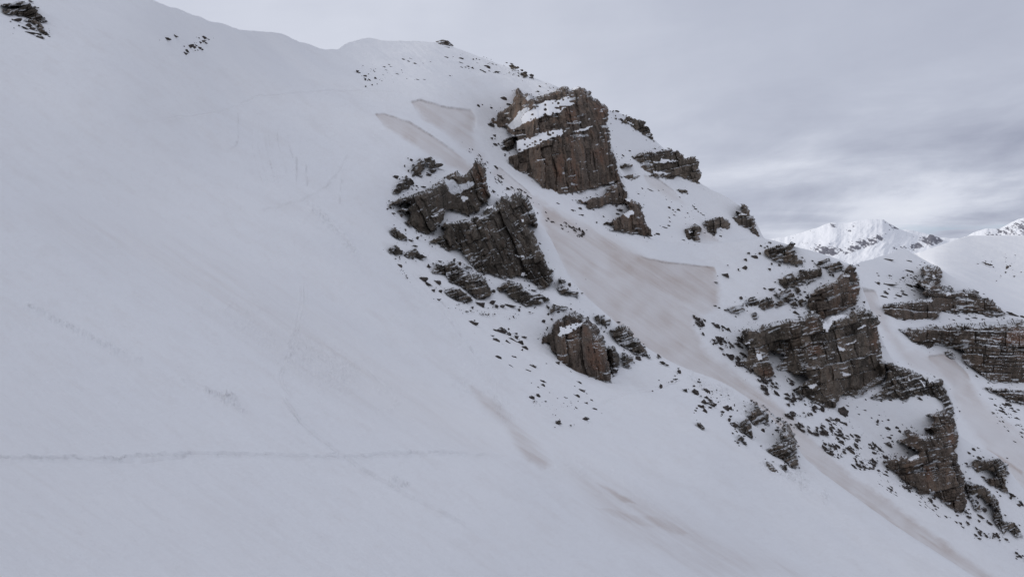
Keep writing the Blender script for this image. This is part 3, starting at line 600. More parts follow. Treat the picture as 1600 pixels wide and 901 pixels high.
# --- upper tall outcrop
outcrop('tallest brown cliff outcrop with three rock bands and snow ledges between them',
 [zp(zB, [(165,225),(200,232),(225,228),(195,215),(205,195),(250,170),(290,140),(283,122),(300,105),(298,75),(312,58),(326,78),(332,100),(365,90),(380,98),(352,112),(352,132),(395,110),(450,100),(500,78),(560,50),(580,52),(590,70),(580,100),(545,120),(490,118),(450,125),(410,140),(395,158),(350,165),(320,190),(300,215),(275,245),(250,270),(205,272),(185,255),(165,240)]),
  zp(zB, [(250,285),(262,278),(290,285),(330,262),(400,235),(460,215),(500,205),(545,195),(560,175),(600,160),(625,150),(590,125),(583,95),(600,70),(640,52),(680,68),(705,82),(712,115),(745,120),(757,145),(785,152),(800,180),(796,240),(790,250),(720,258),(660,275),(610,298),(570,292),(545,280),(480,285),(430,300),(380,325),(320,335),(280,325),(262,305)]),
  zp(zB, [(262,465),(260,435),(285,425),(320,410),(370,390),(430,370),(440,352),(490,335),(545,318),(570,300),(610,300),(680,285),(725,258),(790,248),(805,290),(812,385),(825,420),(845,450),(850,515),(865,560),(820,575),(770,582),(730,598),(680,610),(640,628),(590,622),(540,635),(500,618),(440,598),(428,575),(400,555),(340,525),(290,495)])],
 [zp(zB, [(320,225),(345,195),(400,162),(460,128),(545,122),(583,100),(625,150),(560,172),(540,195),(460,215),(400,232),(330,260)]),
  zp(zB, [(300,345),(380,325),(440,300),(545,281),(575,293),(545,318),(440,352),(425,370),(320,410),(300,395)]),
  zp(zB, [(606,299),(660,275),(724,258),(716,274),(660,297),(625,303)]), zp(zB, [(590,72),(620,55),(655,56),(640,64),(605,80)]),
  zp(zB, [(402,452),(440,440),(474,436),(470,447),(420,462)]), zp(zB, [(400,395),(425,375),(430,384),(412,400)]), zp(zB, [(325,440),(360,434),(355,442),(330,450)]), zp(zB, [(500,228),(545,200),(552,212),(520,225)])],
 'B', 'warm', maxp=0.12, warp=1.8, rag=0.45, rust=[zp(zB, [(505,430),(550,400),(565,450),(560,520),(540,590),(515,560),(500,480)]), zp(zB, [(570,320),(600,310),(650,560),(640,610),(590,600),(600,450)]), zp(zB, [(720,130),(790,160),(790,240),(730,240)]), zp(zB, [(690,400),(780,380),(800,470),(740,480)]), zp(zB, [(560,180),(640,170),(620,270),(570,260)])])
outcrop('round dark boulder left of the tallest cliff, below its middle ledge', [zp(zB, [(215,375),(240,330),(265,325),(292,335),(298,345),(285,370),(290,385),(262,404),(230,395)])], (), 'B', 'small', 0.7, 1.2, name='boulder', cat='boulder')
outcrop('stepped brown rock band just below the tallest cliff on its right foot',
 [zp(zB, [(620,680),(640,665),(675,670),(690,660),(760,640),(790,625),(790,600),(820,585),(862,560),(890,600),(902,640),(895,665),(880,682),(800,688),(740,705),(690,715),(680,690),(650,695)])], (), 'B', 'warm', maxp=0.06)
outcrop('lowest rock buttress under the tallest cliff, narrowing to a point beside the snow saddle',
 [zp(zB, [(775,800),(790,782),(850,765),(880,745),(905,770),(948,738),(905,700),(888,680),(895,668),(940,672),(975,690),(990,740),(1012,810),(1030,825),(1040,868),(990,860),(950,845),(920,852),(860,835),(800,822),(830,805),(790,800)])],
 [zp(zB, [(870,745),(895,730),(930,720),(948,738),(905,772)]), zp(zB, [(890,662),(930,660),(915,680),(895,678)])], 'B', 'warm', maxp=0.06)
# --- back ridge
outcrop('small jagged rock band on the back ridge skyline right of the tallest cliff top', [zp(zB, [(835,225),(880,226),(900,212),(940,232),(985,238),(1000,262),(1020,280),(1042,320),(1040,342),(1005,325),(960,295),(940,275),(915,262),(870,245)])],
 [zp(zB, [(890,232),(920,240),(950,262),(930,262),(900,250)])], 'C', 'small', 0.8, 2.5, mat=ROCK['block'])
outcrop('dark banded cliff with overhanging right nose on the back ridge, clouds behind it',
 [zp(zR, [(325,355),(400,325),(440,320),(460,330),(510,320),(560,312),(600,318),(612,335),(635,345),(640,360),(680,350),(715,362),(720,390),(720,430),(735,455),(728,490),(726,525),(690,505),(650,490),(600,465),(580,480),(535,485),(500,480),(440,465),(460,455),(500,450),(460,440),(440,450),(415,440),(375,405),(385,395),(345,372)])],
 [zp(zR, [(385,366),(430,374),(480,388),(498,362),(560,372),(600,378),(640,385),(590,391),(500,398),(450,396),(440,388),(395,394),(370,390)]), zp(zR, [(445,435),(500,442),(560,450),(592,455),(530,464),(450,457)]), zp(zR, [(600,340),(632,350),(636,360),(610,356)])],
 'C', 'block', 0.8, 2.0, maxp=0.07)
outcrop('flat dark rock shelf left of the overhanging cliff on the back ridge', [zp(zR, [(240,405),(290,396),(345,406),(348,425),(300,418),(250,422)]), zp(zR, [(275,472),(330,462),(375,455),(374,480),(325,490),(300,478)])], (), 'C', 'small', 0.7, 2.0, mat=ROCK['block'])
outcrop('small rock step alone on the snow below the overhanging back ridge cliff', [zp(zR, [(588,550),(650,543),(656,578),(620,564)])], (), 'C', 'small', 0.7, 1.5, mat=ROCK['block'])
outcrop('broken dark crag just above the snow saddle, left end of the lower back cliffs', [zp(zR, [(645,770),(700,745),(730,770),(728,857),(690,857),(650,835),(640,800)])], [zp(zR, [(650,790),(680,786),(700,800),(668,806)]), zp(zR, [(655,820),(690,826),(670,834)])], 'C', 'block', 0.7, 2.2, maxp=0.05)
outcrop('blocky cliff in the middle of the lower back cliffs above the saddle', [zp(zR, [(735,730),(780,715),(830,705),(870,710),(905,735),(905,765),(890,780),(850,770),(820,775),(830,805),(815,820),(780,795),(735,770)])], (), 'C', 'block', 0.7, 1.6, maxp=0.05)
outcrop('end cliff at the right tip of the back ridge, dropping to the cloudy skyline', [zp(zR, [(905,715),(950,705),(1000,697),(1040,700),(1050,730),(1062,790),(1078,832),(1040,812),(1000,785),(950,770),(955,745),(920,728)]), zp(zR, [(950,640),(985,630),(1008,650),(1003,668),(975,658)]), zp(zR, [(935,678),(1018,670),(1016,688),(960,688)])],
 [zp(zR, [(950,690),(1010,688),(1000,698),(950,704)])], 'C', 'block', 0.7, 1.6, maxp=0.05)
# --- left central outcrop group
outcrop('left grey crag with a rusty orange upright pillar at its upper right end',
 [zp(zA, [(85,310),(105,285),(150,270),(200,250),(270,225),(320,200),(350,180),(380,175),(400,205),(410,240),(450,245),(480,225),(530,205),(560,180),(520,190),(470,200),(445,190),(440,165),(400,170),(375,160),(400,145),(450,125),(480,145),(520,120),(525,90),(550,74),(575,76),(590,100),(600,150),(605,200),(620,240),(630,268),(605,290),(570,300),(560,330),(500,352),(450,335),(400,318),(380,340),(370,400),(340,420),(300,452),(260,440),(240,425),(210,415),(175,390),(195,370),(215,345),(170,340),(145,345),(140,325),(180,315),(225,300),(150,292),(120,305)])],
 [zp(zA, [(462,255),(490,243),(510,250),(508,280),(480,288),(460,270)]), zp(zA, [(288,345),(320,352),(345,340),(362,346),(335,366),(300,364)])], 'A', 'grey', 1.0, 2.4, maxp=0.09, rust=[zp(zA, [(530,85),(580,80),(605,180),(620,260),(590,270),(570,200),(540,150)])])
outcrop('largest dark crag of the central rib, steep slabs right of the rusty pillar',
 [zp(zA, [(305,495),(340,475),(370,460),(390,430),(365,410),(380,395),(450,385),(520,375),(545,350),(580,335),(640,300),(680,255),(710,250),(725,265),(735,245),(780,226),(795,255),(820,262),(840,310),(860,350),(875,425),(830,408),(805,412),(850,440),(860,480),(900,560),(915,610),(950,645),(950,690),(930,740),(880,735),(850,715),(810,695),(790,670),(740,680),(700,685),(650,665),(590,655),(550,640),(500,575),(470,545),(440,530),(400,535),(360,515),(370,495),(320,505)])],
 [zp(zA, [(768,362),(798,374),(806,392),(780,392)]), zp(zA, [(778,645),(810,648),(814,672),(782,674)]), zp(zA, [(742,556),(800,560),(802,582),(760,577)]), zp(zA, [(525,403),(562,410),(555,417),(530,414)]), zp(zA, [(733,418),(772,445),(766,453),(740,437)]), zp(zA, [(783,510),(801,513),(795,524)]),
  zp(zA, [(640,300),(600,312),(575,325),(600,326),(630,318)])], 'A', 'grey', 1.0, 2.2, maxp=0.12)
A_ = [('uppermost left rock of the central rib, a ragged knob on the snow', [(210,130),(215,95),(250,58),(280,80),(285,100),(270,125),(265,155),(235,142),(215,150)]),
 ('ragged rock right of the uppermost knob of the central rib', [(275,60),(310,48),(340,70),(378,95),(355,107),(345,120),(315,132),(300,100),(285,85)]),
 ('pointed rock at the left edge of the central rib below the top knob', [(113,242),(130,200),(180,143),(200,165),(242,182),(205,200),(195,220),(150,235)]),
 ('low crooked rock on the left edge of the central rib under the grey crag', [(90,430),(130,418),(155,445),(180,460),(192,492),(150,482),(110,455)]),
 ('flat rock at the far left foot of the central rib', [(60,540),(85,528),(130,508),(165,535),(168,555),(130,562),(95,545)]),
 ('flat rock right of the far left foot rock of the central rib', [(175,560),(190,533),(225,528),(262,555),(290,570),(270,582),(230,572),(200,586)]),
 ('triangular rock below the dark slab crag, left of the double crag', [(318,645),(340,603),(365,613),(388,655),(350,657),(325,657)]),
 ('tilted double crag under the largest dark crag', [(380,615),(420,593),(460,620),(490,650),(520,670),(550,650),(590,670),(610,720),(632,760),(600,787),(550,787),(510,760),(470,720),(420,705),(390,665)]),
 ('long low slab tilted down right under the double crag', [(380,748),(420,726),(460,740),(500,770),(532,790),(510,810),(460,797),(400,772)]),
 ('broad broken crag at the right foot of the largest dark crag', [(655,728),(690,705),(730,698),(780,710),(810,750),(840,770),(880,765),(932,790),(900,810),(860,817),(810,827),(760,802),(720,782),(700,745),(675,752)]),
 ('hook shaped rock on the crest between the largest dark crag and the dusty gully', [(975,690),(1000,673),(1015,700),(1002,715),(1030,745),(1080,753),(1080,782),(1040,770),(990,762),(968,735),(985,715)]),
 ('small wedge rock between the double crag and the largest dark crag', [(478,622),(500,608),(528,635),(512,650),(485,637)]),
 ('arched thin rock on snow just above the rounded rusty outcrop', [(930,865),(945,830),(955,818),(975,828),(1028,835),(1020,843),(965,846),(945,877)])]
for l_, p_ in A_:
    outcrop(l_, [zp(zA, p_)], [zp(zA, [(480,690),(515,690),(512,703),(485,701)])] if 'double' in l_ and 'tilted double' in l_ else (), 'A', 'small', 0.75, 1.8, maxp=0.05)
# --- rounded rusty outcrop
outcrop('rounded outcrop with rusty orange face and a snow shelf set in its top',
 [zp(zC, [(618,155),(660,118),(710,93),(770,68),(810,88),(825,105),(860,113),(880,155),(900,158),(935,200),(960,250),(975,310),(975,360),(1000,430),(1005,490),(1012,550),(960,537),(920,527),(860,507),(810,492),(750,467),(700,437),(660,402),(635,360),(605,320),(595,275),(545,278),(555,230),(585,213),(610,210),(610,185),(640,165)])],
 [zp(zC, [(662,172),(720,155),(800,140),(832,133),(817,165),(780,185),(740,220),(690,230),(665,247),(638,238),(660,200)])], 'A', 'warm', 0.8, 2.0, maxp=0.10, rust=[zp(zC, [(835,290),(870,260),(920,270),(950,340),(975,430),(960,480),(900,470),(850,420),(830,340)]), zp(zC, [(830,180),(860,170),(870,240),(840,250)]), zp(zC, [(660,370),(700,400),(720,440),(680,410)])])
for l_, p_ in [('narrow upright fin against the right side of the rounded rusty outcrop', [(985,310),(1030,298),(1060,360),(1067,430),(1045,450),(1052,480),(1030,497),(1010,480),(1000,430),(980,370)]),
 ('pair of leaning slabs right of the upright fin beside the rounded rusty outcrop', [(1080,365),(1085,345),(1115,340),(1150,365),(1154,410),(1130,414),(1128,445),(1095,442),(1080,400)]),
 ('brown hump outcrop on the rib crest right of the rounded rusty outcrop', [(998,195),(1040,183),(1075,153),(1110,168),(1160,218),(1165,243),(1200,258),(1215,298),(1235,318),(1272,377),(1230,357),(1190,360),(1150,342),(1110,312),(1060,292),(1040,250),(1005,217)]),
 ('thin leaning blade of rock above the fin on the rib crest', [(898,110),(925,93),(932,140),(947,182),(920,152)]),
 ('knobbly rock on the rib crest next to the thin leaning blade', [(940,95),(965,93),(972,117),(1000,120),(1008,137),(995,158),(950,167),(940,130)])]:
    outcrop(l_, [zp(zC, p_)], (), 'A', 'small', 0.75, 1.6, maxp=0.05)
# --- lower crest rocks
for l_, p_ in [('squat ribbed rock with a pointed top on the lower rib crest beside a snow bank', [(753,375),(790,363),(810,350),(803,330),(815,296),(828,315),(840,330),(850,355),(865,358),(902,385),(907,440),(880,457),(830,467),(795,457),(780,420),(755,400)]),
 ('narrow hanging rock just below the squat ribbed rock of the lower crest', [(698,450),(730,423),(760,418),(780,460),(790,520),(794,560),(760,532),(720,517),(700,495),(712,480)]),
 ('triangular rock wall at the lower end of the rib crest, edge of the dusty gully', [(895,632),(950,593),(1000,573),(985,545),(985,520),(1005,505),(995,480),(1010,453),(1030,443),(1050,468),(1070,508),(1097,535),(1107,600),(1107,680),(1114,740),(1097,770),(1060,752),(1040,727),(1000,702),(955,682),(925,662)]),
 ('thin rock rim running up left from the triangular rock wall', [(863,328),(885,343),(930,383),(960,408),(1000,418),(1037,445),(1010,457),(980,432),(945,417),(910,382)]),
 ('small fallen slab below the narrow hanging rock', [(688,585),(693,538),(720,553),(747,585),(750,607),(720,592)]),
 ('dark wedge rock in lumpy snow left of the triangular rock wall foot', [(886,718),(920,733),(947,765),(973,803),(930,797),(905,772)]),
 ('small rock in lumpy snow at the foot of the triangular rock wall', [(988,745),(1020,743),(1037,775),(1027,793),(1005,772)]),
 ('lone sliver of rock on smooth snow left of the lower crest', [(403,445),(425,453),(457,490),(440,494),(413,472)])]:
    outcrop(l_, [zp(zD, p_)], (), 'A', 'small', 0.7, 1.4, maxp=0.06, mat=ROCK['block'])
# --- big right outcrop
outcrop('lone square block of rock high on the snow saddle above the big blocky cliff', [zp(zE, [(366,100),(400,85),(440,72),(480,68),(505,53),(528,65),(520,85),(522,105),(535,120),(530,140),(558,150),(562,167),(520,170),(480,160),(430,150),(390,130),(375,115)])], [zp(zE, [(470,85),(490,82),(482,95)])], 'B', 'block', 0.7, 1.4, maxp=0.06)
outcrop('upper buttress with a reddish right edge, standing over the big blocky cliff',
 [zp(zE, [(583,365),(600,320),(625,295),(660,275),(700,262),(740,235),(765,212),(780,190),(800,168),(825,173),(830,205),(845,240),(847,290),(842,340),(830,370),(780,395),(740,415),(690,425),(665,445),(650,440),(640,420),(610,400),(580,385)])],
 [zp(zE, [(750,232),(785,217),(806,222),(800,236),(770,238)])], 'B', 'block', 0.9, 1.6, maxp=0.08, mat=ROCK['warm'], rust=[zp(zE, [(800,180),(835,220),(847,300),(830,360),(800,330),(810,250)])])
outcrop('big blocky brown cliff in masonry-like blocks with a dark hollow at its lower right',
 [zp(zE, [(245,520),(270,495),(330,485),(345,505),(350,475),(400,455),(480,445),(540,440),(580,420),(620,403),(650,430),(668,450),(650,490),(690,500),(720,460),(790,430),(810,400),(860,388),(900,403),(930,425),(952,460),(935,490),(947,540),(957,590),(962,640),(985,720),(960,760),(900,790),(840,845),(760,820),(740,850),(720,892),(690,887),(640,872),(600,857),(560,832),(515,800),(570,765),(600,740),(560,725),(520,730),(508,710),(440,700),(430,680),(470,650),(430,620),(395,600),(390,640),(410,680),(418,720),(390,752),(350,737),(320,712),(290,692),(260,675),(245,655),(285,645),(280,590),(260,560)])],
 [zp(zE, [(655,470),(700,430),(760,418),(795,425),(745,445),(712,465),(702,490),(690,525),(662,505)]), zp(zE, [(816,503),(865,470),(900,480),(860,496),(830,505)]), zp(zE, [(768,572),(855,543),(852,556),(790,580)]), zp(zE, [(726,572),(792,595),(762,614),(740,607)]), zp(zE, [(755,700),(808,715),(792,740),(755,737)]), zp(zE, [(582,775),(627,763),(642,780),(612,802),(590,797)]), zp(zE, [(658,795),(694,825),(676,833)]), zp(zE, [(318,613),(355,618),(362,650),(335,657)]), zp(zE, [(262,562),(300,551),(304,570),(270,577)]), zp(zE, [(675,760),(690,758),(692,776),(678,774)]), zp(zE, [(720,548),(748,546),(744,554)])],
 'B', 'block', 1.0, 1.8, maxp=0.13, recess=[zp(zE, [(845,735),(935,668),(975,705),(955,745),(900,780),(840,832),(765,812),(780,790),(842,780)])], rust=[zp(zE, [(330,690),(405,680),(415,720),(385,748),(350,730)]), zp(zE, [(590,570),(650,560),(660,620),(600,630)]), zp(zE, [(900,470),(950,470),(955,620),(925,640),(905,560)]), zp(zE, [(570,450),(640,420),(650,500),(600,520)])])
for l_, p_ in [('cluster of stacked blocks above the big blocky cliff, left of the reddish buttress', [(438,255),(480,223),(505,210),(520,235),(545,215),(543,200),(600,198),(650,188),(657,215),(650,242),(610,252),(580,264),(560,252),(550,272),(520,277),(480,287),(450,274)]),
 ('flat broken block just below the lone square block', [(618,160),(660,150),(695,140),(702,170),(745,153),(762,175),(757,197),(710,207),(680,202),(673,180),(640,180)]),
 ('slanting slab block on the snow left of the reddish buttress', [(413,317),(470,300),(495,288),(500,310),(517,320),(517,345),(480,367),(445,377),(433,355),(470,348),(480,342),(440,337)]),
 ('upright little block between the stacked blocks and the slanting slab', [(523,280),(545,273),(552,310),(536,327),(518,300)]),
 ('dark block in the middle of the row of blocks leading left from the buttress', [(338,360),(380,333),(405,338),(422,365),(447,380),(430,392),(400,387),(370,397),(343,387)]),
 ('broken block left of the dark block in the row leading left', [(268,367),(280,343),(320,333),(342,350),(332,374),(300,380)]),
 ('leftmost flat block of the row leading left towards the dusty gully', [(180,387),(225,378),(262,370),(270,400),(245,414),(205,412)]),
 ('rough boulder alone on snow below the row of blocks', [(300,420),(320,408),(340,430),(326,447),(305,441)]),
 ('small cube boulder on snow under the slanting slab', [(499,365),(520,353),(537,370),(532,387),(505,384)]),
 ('small boulder touching the left foot of the reddish buttress', [(538,350),(560,338),(577,345),(582,372),(560,382),(543,370)])]:
    outcrop(l_, [zp(zE, p_)], (), 'B', 'small', 0.7, 1.4, maxp=0.05, mat=ROCK['block'])
# --- lower right
outcrop('dark crumbling scree mound beside the hollow of the big blocky cliff',
 [zp(zF, [(165,235),(220,200),(255,130),(240,80),(270,73),(300,93),(350,103),(400,130),(440,155),(500,153),(512,190),(522,220),(552,270),(555,310),(530,302),(510,290),(500,250),(470,230),(400,222),(360,227),(330,250),(310,237),(260,237),(200,242)])],
 [zp(zF, [(338,118),(362,160),(345,162)]), zp(zF, [(385,133),(427,180),(422,197),(395,162)]), zp(zF, [(430,143),(478,153),(440,177)])], 'B', 'small', 0.8, 2.0, maxp=0.04, slope=0.5, mat=ROCK['grey'])
outcrop('lower right buttress, a tall reddish prow stepping down below the snow terrace',
 [zp(zF, [(433,310),(510,290),(547,310),(562,350),(577,410),(567,460),(572,530),(602,600),(614,680),(612,720),(592,762),(560,742),(520,722),(480,692),(440,672),(400,672),(370,642),(330,612),(290,577),(245,552),(233,520),(270,506),(300,515),(330,493),(380,520),(400,500),(380,470),(340,450),(290,430),(320,418),(340,430),(328,385),(345,376),(390,405),(450,400),(475,390),(413,378),(430,363),(460,360),(455,330)])],
 [zp(zF, [(330,515),(385,490),(400,503),(360,525)]), zp(zF, [(430,650),(455,645),(450,665)])], 'B', 'block', 0.9, 2.0, maxp=0.10, mat=ROCK['warm'], rust=[zp(zF, [(540,330),(575,410),(565,470),(530,440),(545,380)]), zp(zF, [(420,530),(460,550),(455,610),(430,620)])])
outcrop('long ragged rock spur running down right from the reddish prow', [zp(zF, [(603,613),(650,623),(690,638),(725,663),(750,700),(770,760),(790,798),(830,803),(852,830),(867,862),(845,868),(800,832),(785,852),(750,817),(728,770),(740,730),(700,720),(690,690),(650,672),(640,700),(672,720),(682,752),(650,742),(628,690)])], (), 'B', 'small', 0.8, 2.2, maxp=0.05, mat=ROCK['block'])
outcrop('two tiered rock with brown face at the right picture edge between the gullies', [zp(zF, [(612,540),(650,518),(700,513),(760,513),(802,540),(802,590),(787,620),(802,667),(760,652),(710,627),(698,600),(750,602),(735,572),(700,562),(660,572),(638,550)])], (), 'B', 'small', 0.8, 2.0, maxp=0.05, mat=ROCK['block'])
# --- right strata cliffs
outcrop('upper layered cliff below the small snow peak, with a knobbly tower on top',
 [zp(zH, [(355,65),(420,53),(470,56),(497,85),(492,150),(460,150),(480,170),(520,178),(560,188),(560,205),(600,200),(680,193),(712,230),(760,243),(790,253),(832,300),(864,330),(862,347),(800,352),(740,347),(650,337),(570,342),(480,322),(470,290),(440,265),(400,237),(380,215),(400,190),(338,160),(350,140),(400,130),(370,110),(390,80)]),
  zp(zH, [(148,290),(200,270),(270,268),(310,256),(400,253),(430,268),(470,280),(490,320),(472,352),(440,382),(400,387),(380,374),(300,370),(240,382),(200,352),(165,342),(150,315)])],
 [zp(zH, [(512,205),(557,213),(547,232),(520,237)]), zp(zH, [(595,212),(662,222),(650,240),(618,226),(598,245)]), zp(zH, [(536,303),(590,306),(605,318),(550,317)]), zp(zH, [(428,103),(463,108),(450,132),(435,127)]), zp(zH, [(700,310),(745,312),(735,320),(705,320)]), zp(zH, [(610,285),(640,280),(636,292),(615,296)]), zp(zH, [(678,262),(725,264),(720,271),(682,270)]), zp(zH, [(780,312),(815,316),(805,322)])],
 'C', 'strata', 0.9, 2.2, maxp=0.07)
outcrop('great horizontally layered brown cliff wall at the right edge of the picture',
 [zp(zH, [(233,420),(300,420),(400,415),(430,400),(500,410),(560,393),(600,388),(700,393),(760,383),(850,378),(950,368),(976,376),(1250,392),(1250,775),(976,745),(900,738),(790,742),(740,702),(690,662),(630,622),(600,575),(640,552),(580,542),(520,532),(460,517),(420,542),(380,522),(320,502),(290,457),(240,432)])],
 [zp(zH, [(718,554),(785,558),(782,566),(730,564)]), zp(zH, [(833,551),(910,550),(880,561),(840,560)]), zp(zH, [(742,710),(805,708),(785,717)]), zp(zH, [(430,480),(455,470),(475,490),(445,492)]), zp(zH, [(385,450),(402,448),(400,462)]), zp(zH, [(695,618),(730,618),(722,626)]), zp(zH, [(400,428),(440,424),(430,436)]), zp(zH, [(520,430),(548,428),(545,438)])],
 'C', 'strata', 1.0, 1.8, maxp=0.12, rag=0.6, rust=[zp(zH, [(760,470),(980,400),(1200,410),(1200,520),(800,520)]), zp(zH, [(900,570),(1200,560),(1200,620),(930,600)])])
outcrop('lowest dark rock layer under the great layered cliff at the right edge', [zp(zH, [(750,772),(850,775),(976,788),(1150,800),(1150,905),(976,867),(900,847),(850,817),(780,792)])], [zp(zH, [(860,790),(930,796),(976,800),(976,806),(900,806)])], 'C', 'strata', 0.9, 2.4, maxp=0.06)
outcrop('small dark rock at the snow drift left of the great layered cliff', [zp(zH, [(508,562),(530,555),(560,563),(570,600),(530,592)])], (), 'C', 'small', 0.7, 1.4, maxp=0.05, mat=ROCK['block'])
# --- upper left and skyline
outcrop('striped dark outcrop in the upper left corner of the snow slope',
 [zp(zT, [(6,35),(30,20),(80,22),(100,8),(135,10),(190,20),(215,42),(240,68),(280,108),(288,132),(260,137),(215,122),(165,102),(120,94),(80,92),(40,90),(13,75),(20,58),(60,60),(95,58),(130,48),(110,42),(60,40)])], [zp(zT, [(150,45),(200,50),(225,62),(190,56)])], 'A', 'small', 0.7, 1.6, maxp=0.05, mat=ROCK['block'])
outcrop('curved rock below the striped outcrop in the upper left corner', [zp(zT, [(143,123),(200,122),(245,136),(267,160),(287,200),(302,220),(255,202),(233,180),(225,147),(180,137)])], (), 'A', 'small', 0.6, 1.3, maxp=0.05, mat=ROCK['block'])
outcrop('rock cap on the highest right end of the summit skyline', [zp(zS, [(625,112),(670,100),(715,106),(748,145),(720,140),(690,131),(655,128)])], (), 'C', 'small', 0.6, 1.2, maxp=0.03, mat=ROCK['grey'])
outcrop('upper of three rocks stepping down the skyline right of the summit', [zp(zS, [(1135,278),(1160,266),(1200,283),(1202,297),(1175,307),(1150,298)])], (), 'C', 'small', 0.6, 1.0, maxp=0.03)
outcrop('middle of three rocks stepping down the skyline right of the summit', [zp(zS, [(1212,335),(1245,320),(1272,333),(1262,348),(1238,360),(1218,350)])], (), 'C', 'small', 0.6, 1.0, maxp=0.03)

# ------------------------------------------------------------------ loose stones
def stone_mesh(i):
    rs = random.Random(500+i); bm = bmesh.new()
    for k in range(10+i % 4):
        v = Vector((rs.gauss(0, 1), rs.gauss(0, 1), rs.gauss(0, 1))).normalized()*rs.uniform(0.75, 1.0)
        v.x *= 0.5; v.y *= 0.5; v.z *= 0.5; bm.verts.new(v)
    r = bmesh.ops.convex_hull(bm, input=bm.verts[:])
    bmesh.ops.delete(bm, geom=[e for e in r['geom_interior'] if isinstance(e, bmesh.types.BMVert)], context='VERTS')
    bmesh.ops.subdivide_edges(bm, edges=bm.edges[:], cuts=2, use_grid_fill=True)
    bmesh.ops.triangulate(bm, faces=bm.faces[:])
    for v in bm.verts:
        v.co *= 1+rs.uniform(-0.2, 0.14)
    me = bpy.data.meshes.new('stone'); bm.to_mesh(me); bm.free()
    at = me.attributes.new('tint', 'FLOAT', 'POINT')
    for d in at.data: d.value = rs.uniform(0.3, 0.7)
    me.materials.append(M_STONE); return me
SM = [stone_mesh(i) for i in range(14)]
clusters = {}; cand = []
def stone(px, py, w, h, ang, key): cand.append((w*h, px, py, w, h, ang, key))
def place_stones():
    cand.sort(reverse=True)
    for _, px, py, w, h, ang, key in cand[300:]: scree_pts.append((px, py, w, h, ang))
    rs = random.Random(77)
    for _, px, py, w, h, ang, key in cand:
        if w > 4 and rs.random() < 0.7:
            q = rs.uniform(1.0, 2.6); scree_pts.append((px+rs.gauss(0, w*0.7), py+rs.gauss(0, h*0.9), q, q*0.6, rs.uniform(-10, 40)))
    for _, px, py, w, h, ang, key in cand[:300]:
        D = depth(px, py); k = D/F*1.4
        o = bpy.data.objects.new('stone', random.choice(SM)); C.objects.link(o)
        o.location = P3(px, py, D); o.scale = (w*k, min(w, 1.5*h)*k*1.2, h*k); o.rotation_euler = (0, math.radians(ang), 0)
        clusters.setdefault(key, []).append((o, px, py, w*h))
def hand(z, key, lst, ang=8, clump=True):
    for t in lst:
        a, b, w, h = t[:4]; an = t[4] if len(t) > 4 else ang+random.uniform(-8, 8)
        X0, Y0 = z[0]+a/z[2], z[1]+b/z[2]; w_, h_ = w/z[2], h/z[2]
        stone(X0, Y0, w_, h_, an, key)
hand(zB, 'snow left of the tallest cliff', [(228,117,38,22),(95,160,22,20),(116,152,10,8),(166,168,14,12),(432,180,24,28),(432,155,18,14),(300,248,24,14),(185,320,26,14),(165,333,24,10),(188,368,30,16),(410,333,14,16),(260,150,30,10),(160,265,48,24,10),(175,232,24,16),(205,365,14,14)])
hand(zB, 'top ledge of the tallest cliff', [(342,198,36,14),(495,135,40,14),(525,142,26,12),(572,123,22,10),(530,163,36,10),(390,170,44,14)])
hand(zB, 'snow below the tallest cliff', [(527,688,22,14),(655,748,22,8),(735,790,10,14),(860,722,30,12),(850,742,24,10),(1065,852,32,14),(645,715,16,16),(600,722,30,10)])
hand(zB, 'snow along the skyline right of the tallest cliff', [(820,190,14,10),(848,188,24,12),(862,232,30,18),(875,208,14,8),(890,212,22,8),(925,268,22,12),(915,232,22,14),(1042,350,12,8),(810,187,8,6),(940,232,18,12),(960,240,20,14),(985,250,26,20)])
hand(zR, 'snow below the overhanging back cliff', [(545,308,22,6),(310,322,20,8),(275,352,20,16),(745,550,14,10),(768,567,10,8),(412,262,10,10),(455,268,10,8),(430,552,50,12),(385,545,14,14),(365,575,16,12),(485,556,14,8),(510,552,12,8),(525,608,14,8),(500,315,30,6)])
hand(zR, 'snow between the back cliffs and the saddle', [(545,660,16,22),(570,672,14,18),(600,670,30,18),(620,650,16,10),(650,690,20,14),(680,650,40,12),(700,665,30,14),(715,680,24,12),(725,690,26,14),(745,700,30,12),(765,690,12,8),(690,635,14,8),(655,660,10,8),(545,715,14,14),(550,740,14,20),(520,772,36,12),(540,762,20,12),(490,762,14,8),(478,810,32,14),(640,715,18,10),(665,730,14,8),(780,665,12,8),(845,790,22,14),(845,825,28,16),(645,830,24,12),(625,845,24,10),(530,650,8,6),(560,825,12,6)])
hand(zR, 'snow saddle in front of the back cliffs', [(1135,860,20,12),(1085,878,12,8)])
hand(zA, 'snow at the left edge of the central rib', [(210,66,14,16),(174,98,10,14),(130,155,30,18),(195,125,14,16),(86,322,12,8),(118,345,22,8),(245,475,18,20),(208,485,30,10),(230,515,24,8),(148,618,28,24,30),(150,583,10,8),(300,145,30,14),(120,405,10,5),(272,206,26,6),(190,345,26,22),(155,355,22,16),(165,325,30,14),(250,440,14,14)])
hand(zA, 'snow below the central rib crags', [(300,622,22,28),(272,687,52,24),(300,715,40,16,25),(345,704,46,20),(328,747,26,14),(362,750,20,16),(355,796,38,12),(320,802,10,8),(362,594,20,8),(462,608,14,20),(578,822,66,24,15),(638,812,32,26),(530,836,20,12),(655,828,24,16),(690,830,30,18),(728,826,56,16),(770,848,18,14),(1034,718,14,26),(640,750,22,18),(410,700,20,8),(920,832,14,10),(925,870,8,12),(850,745,30,8),(635,835,10,8),(498,856,14,6)])
hand(zA, 'snow behind the rusty pillar', [(618,208,10,8),(640,235,22,16,40)])
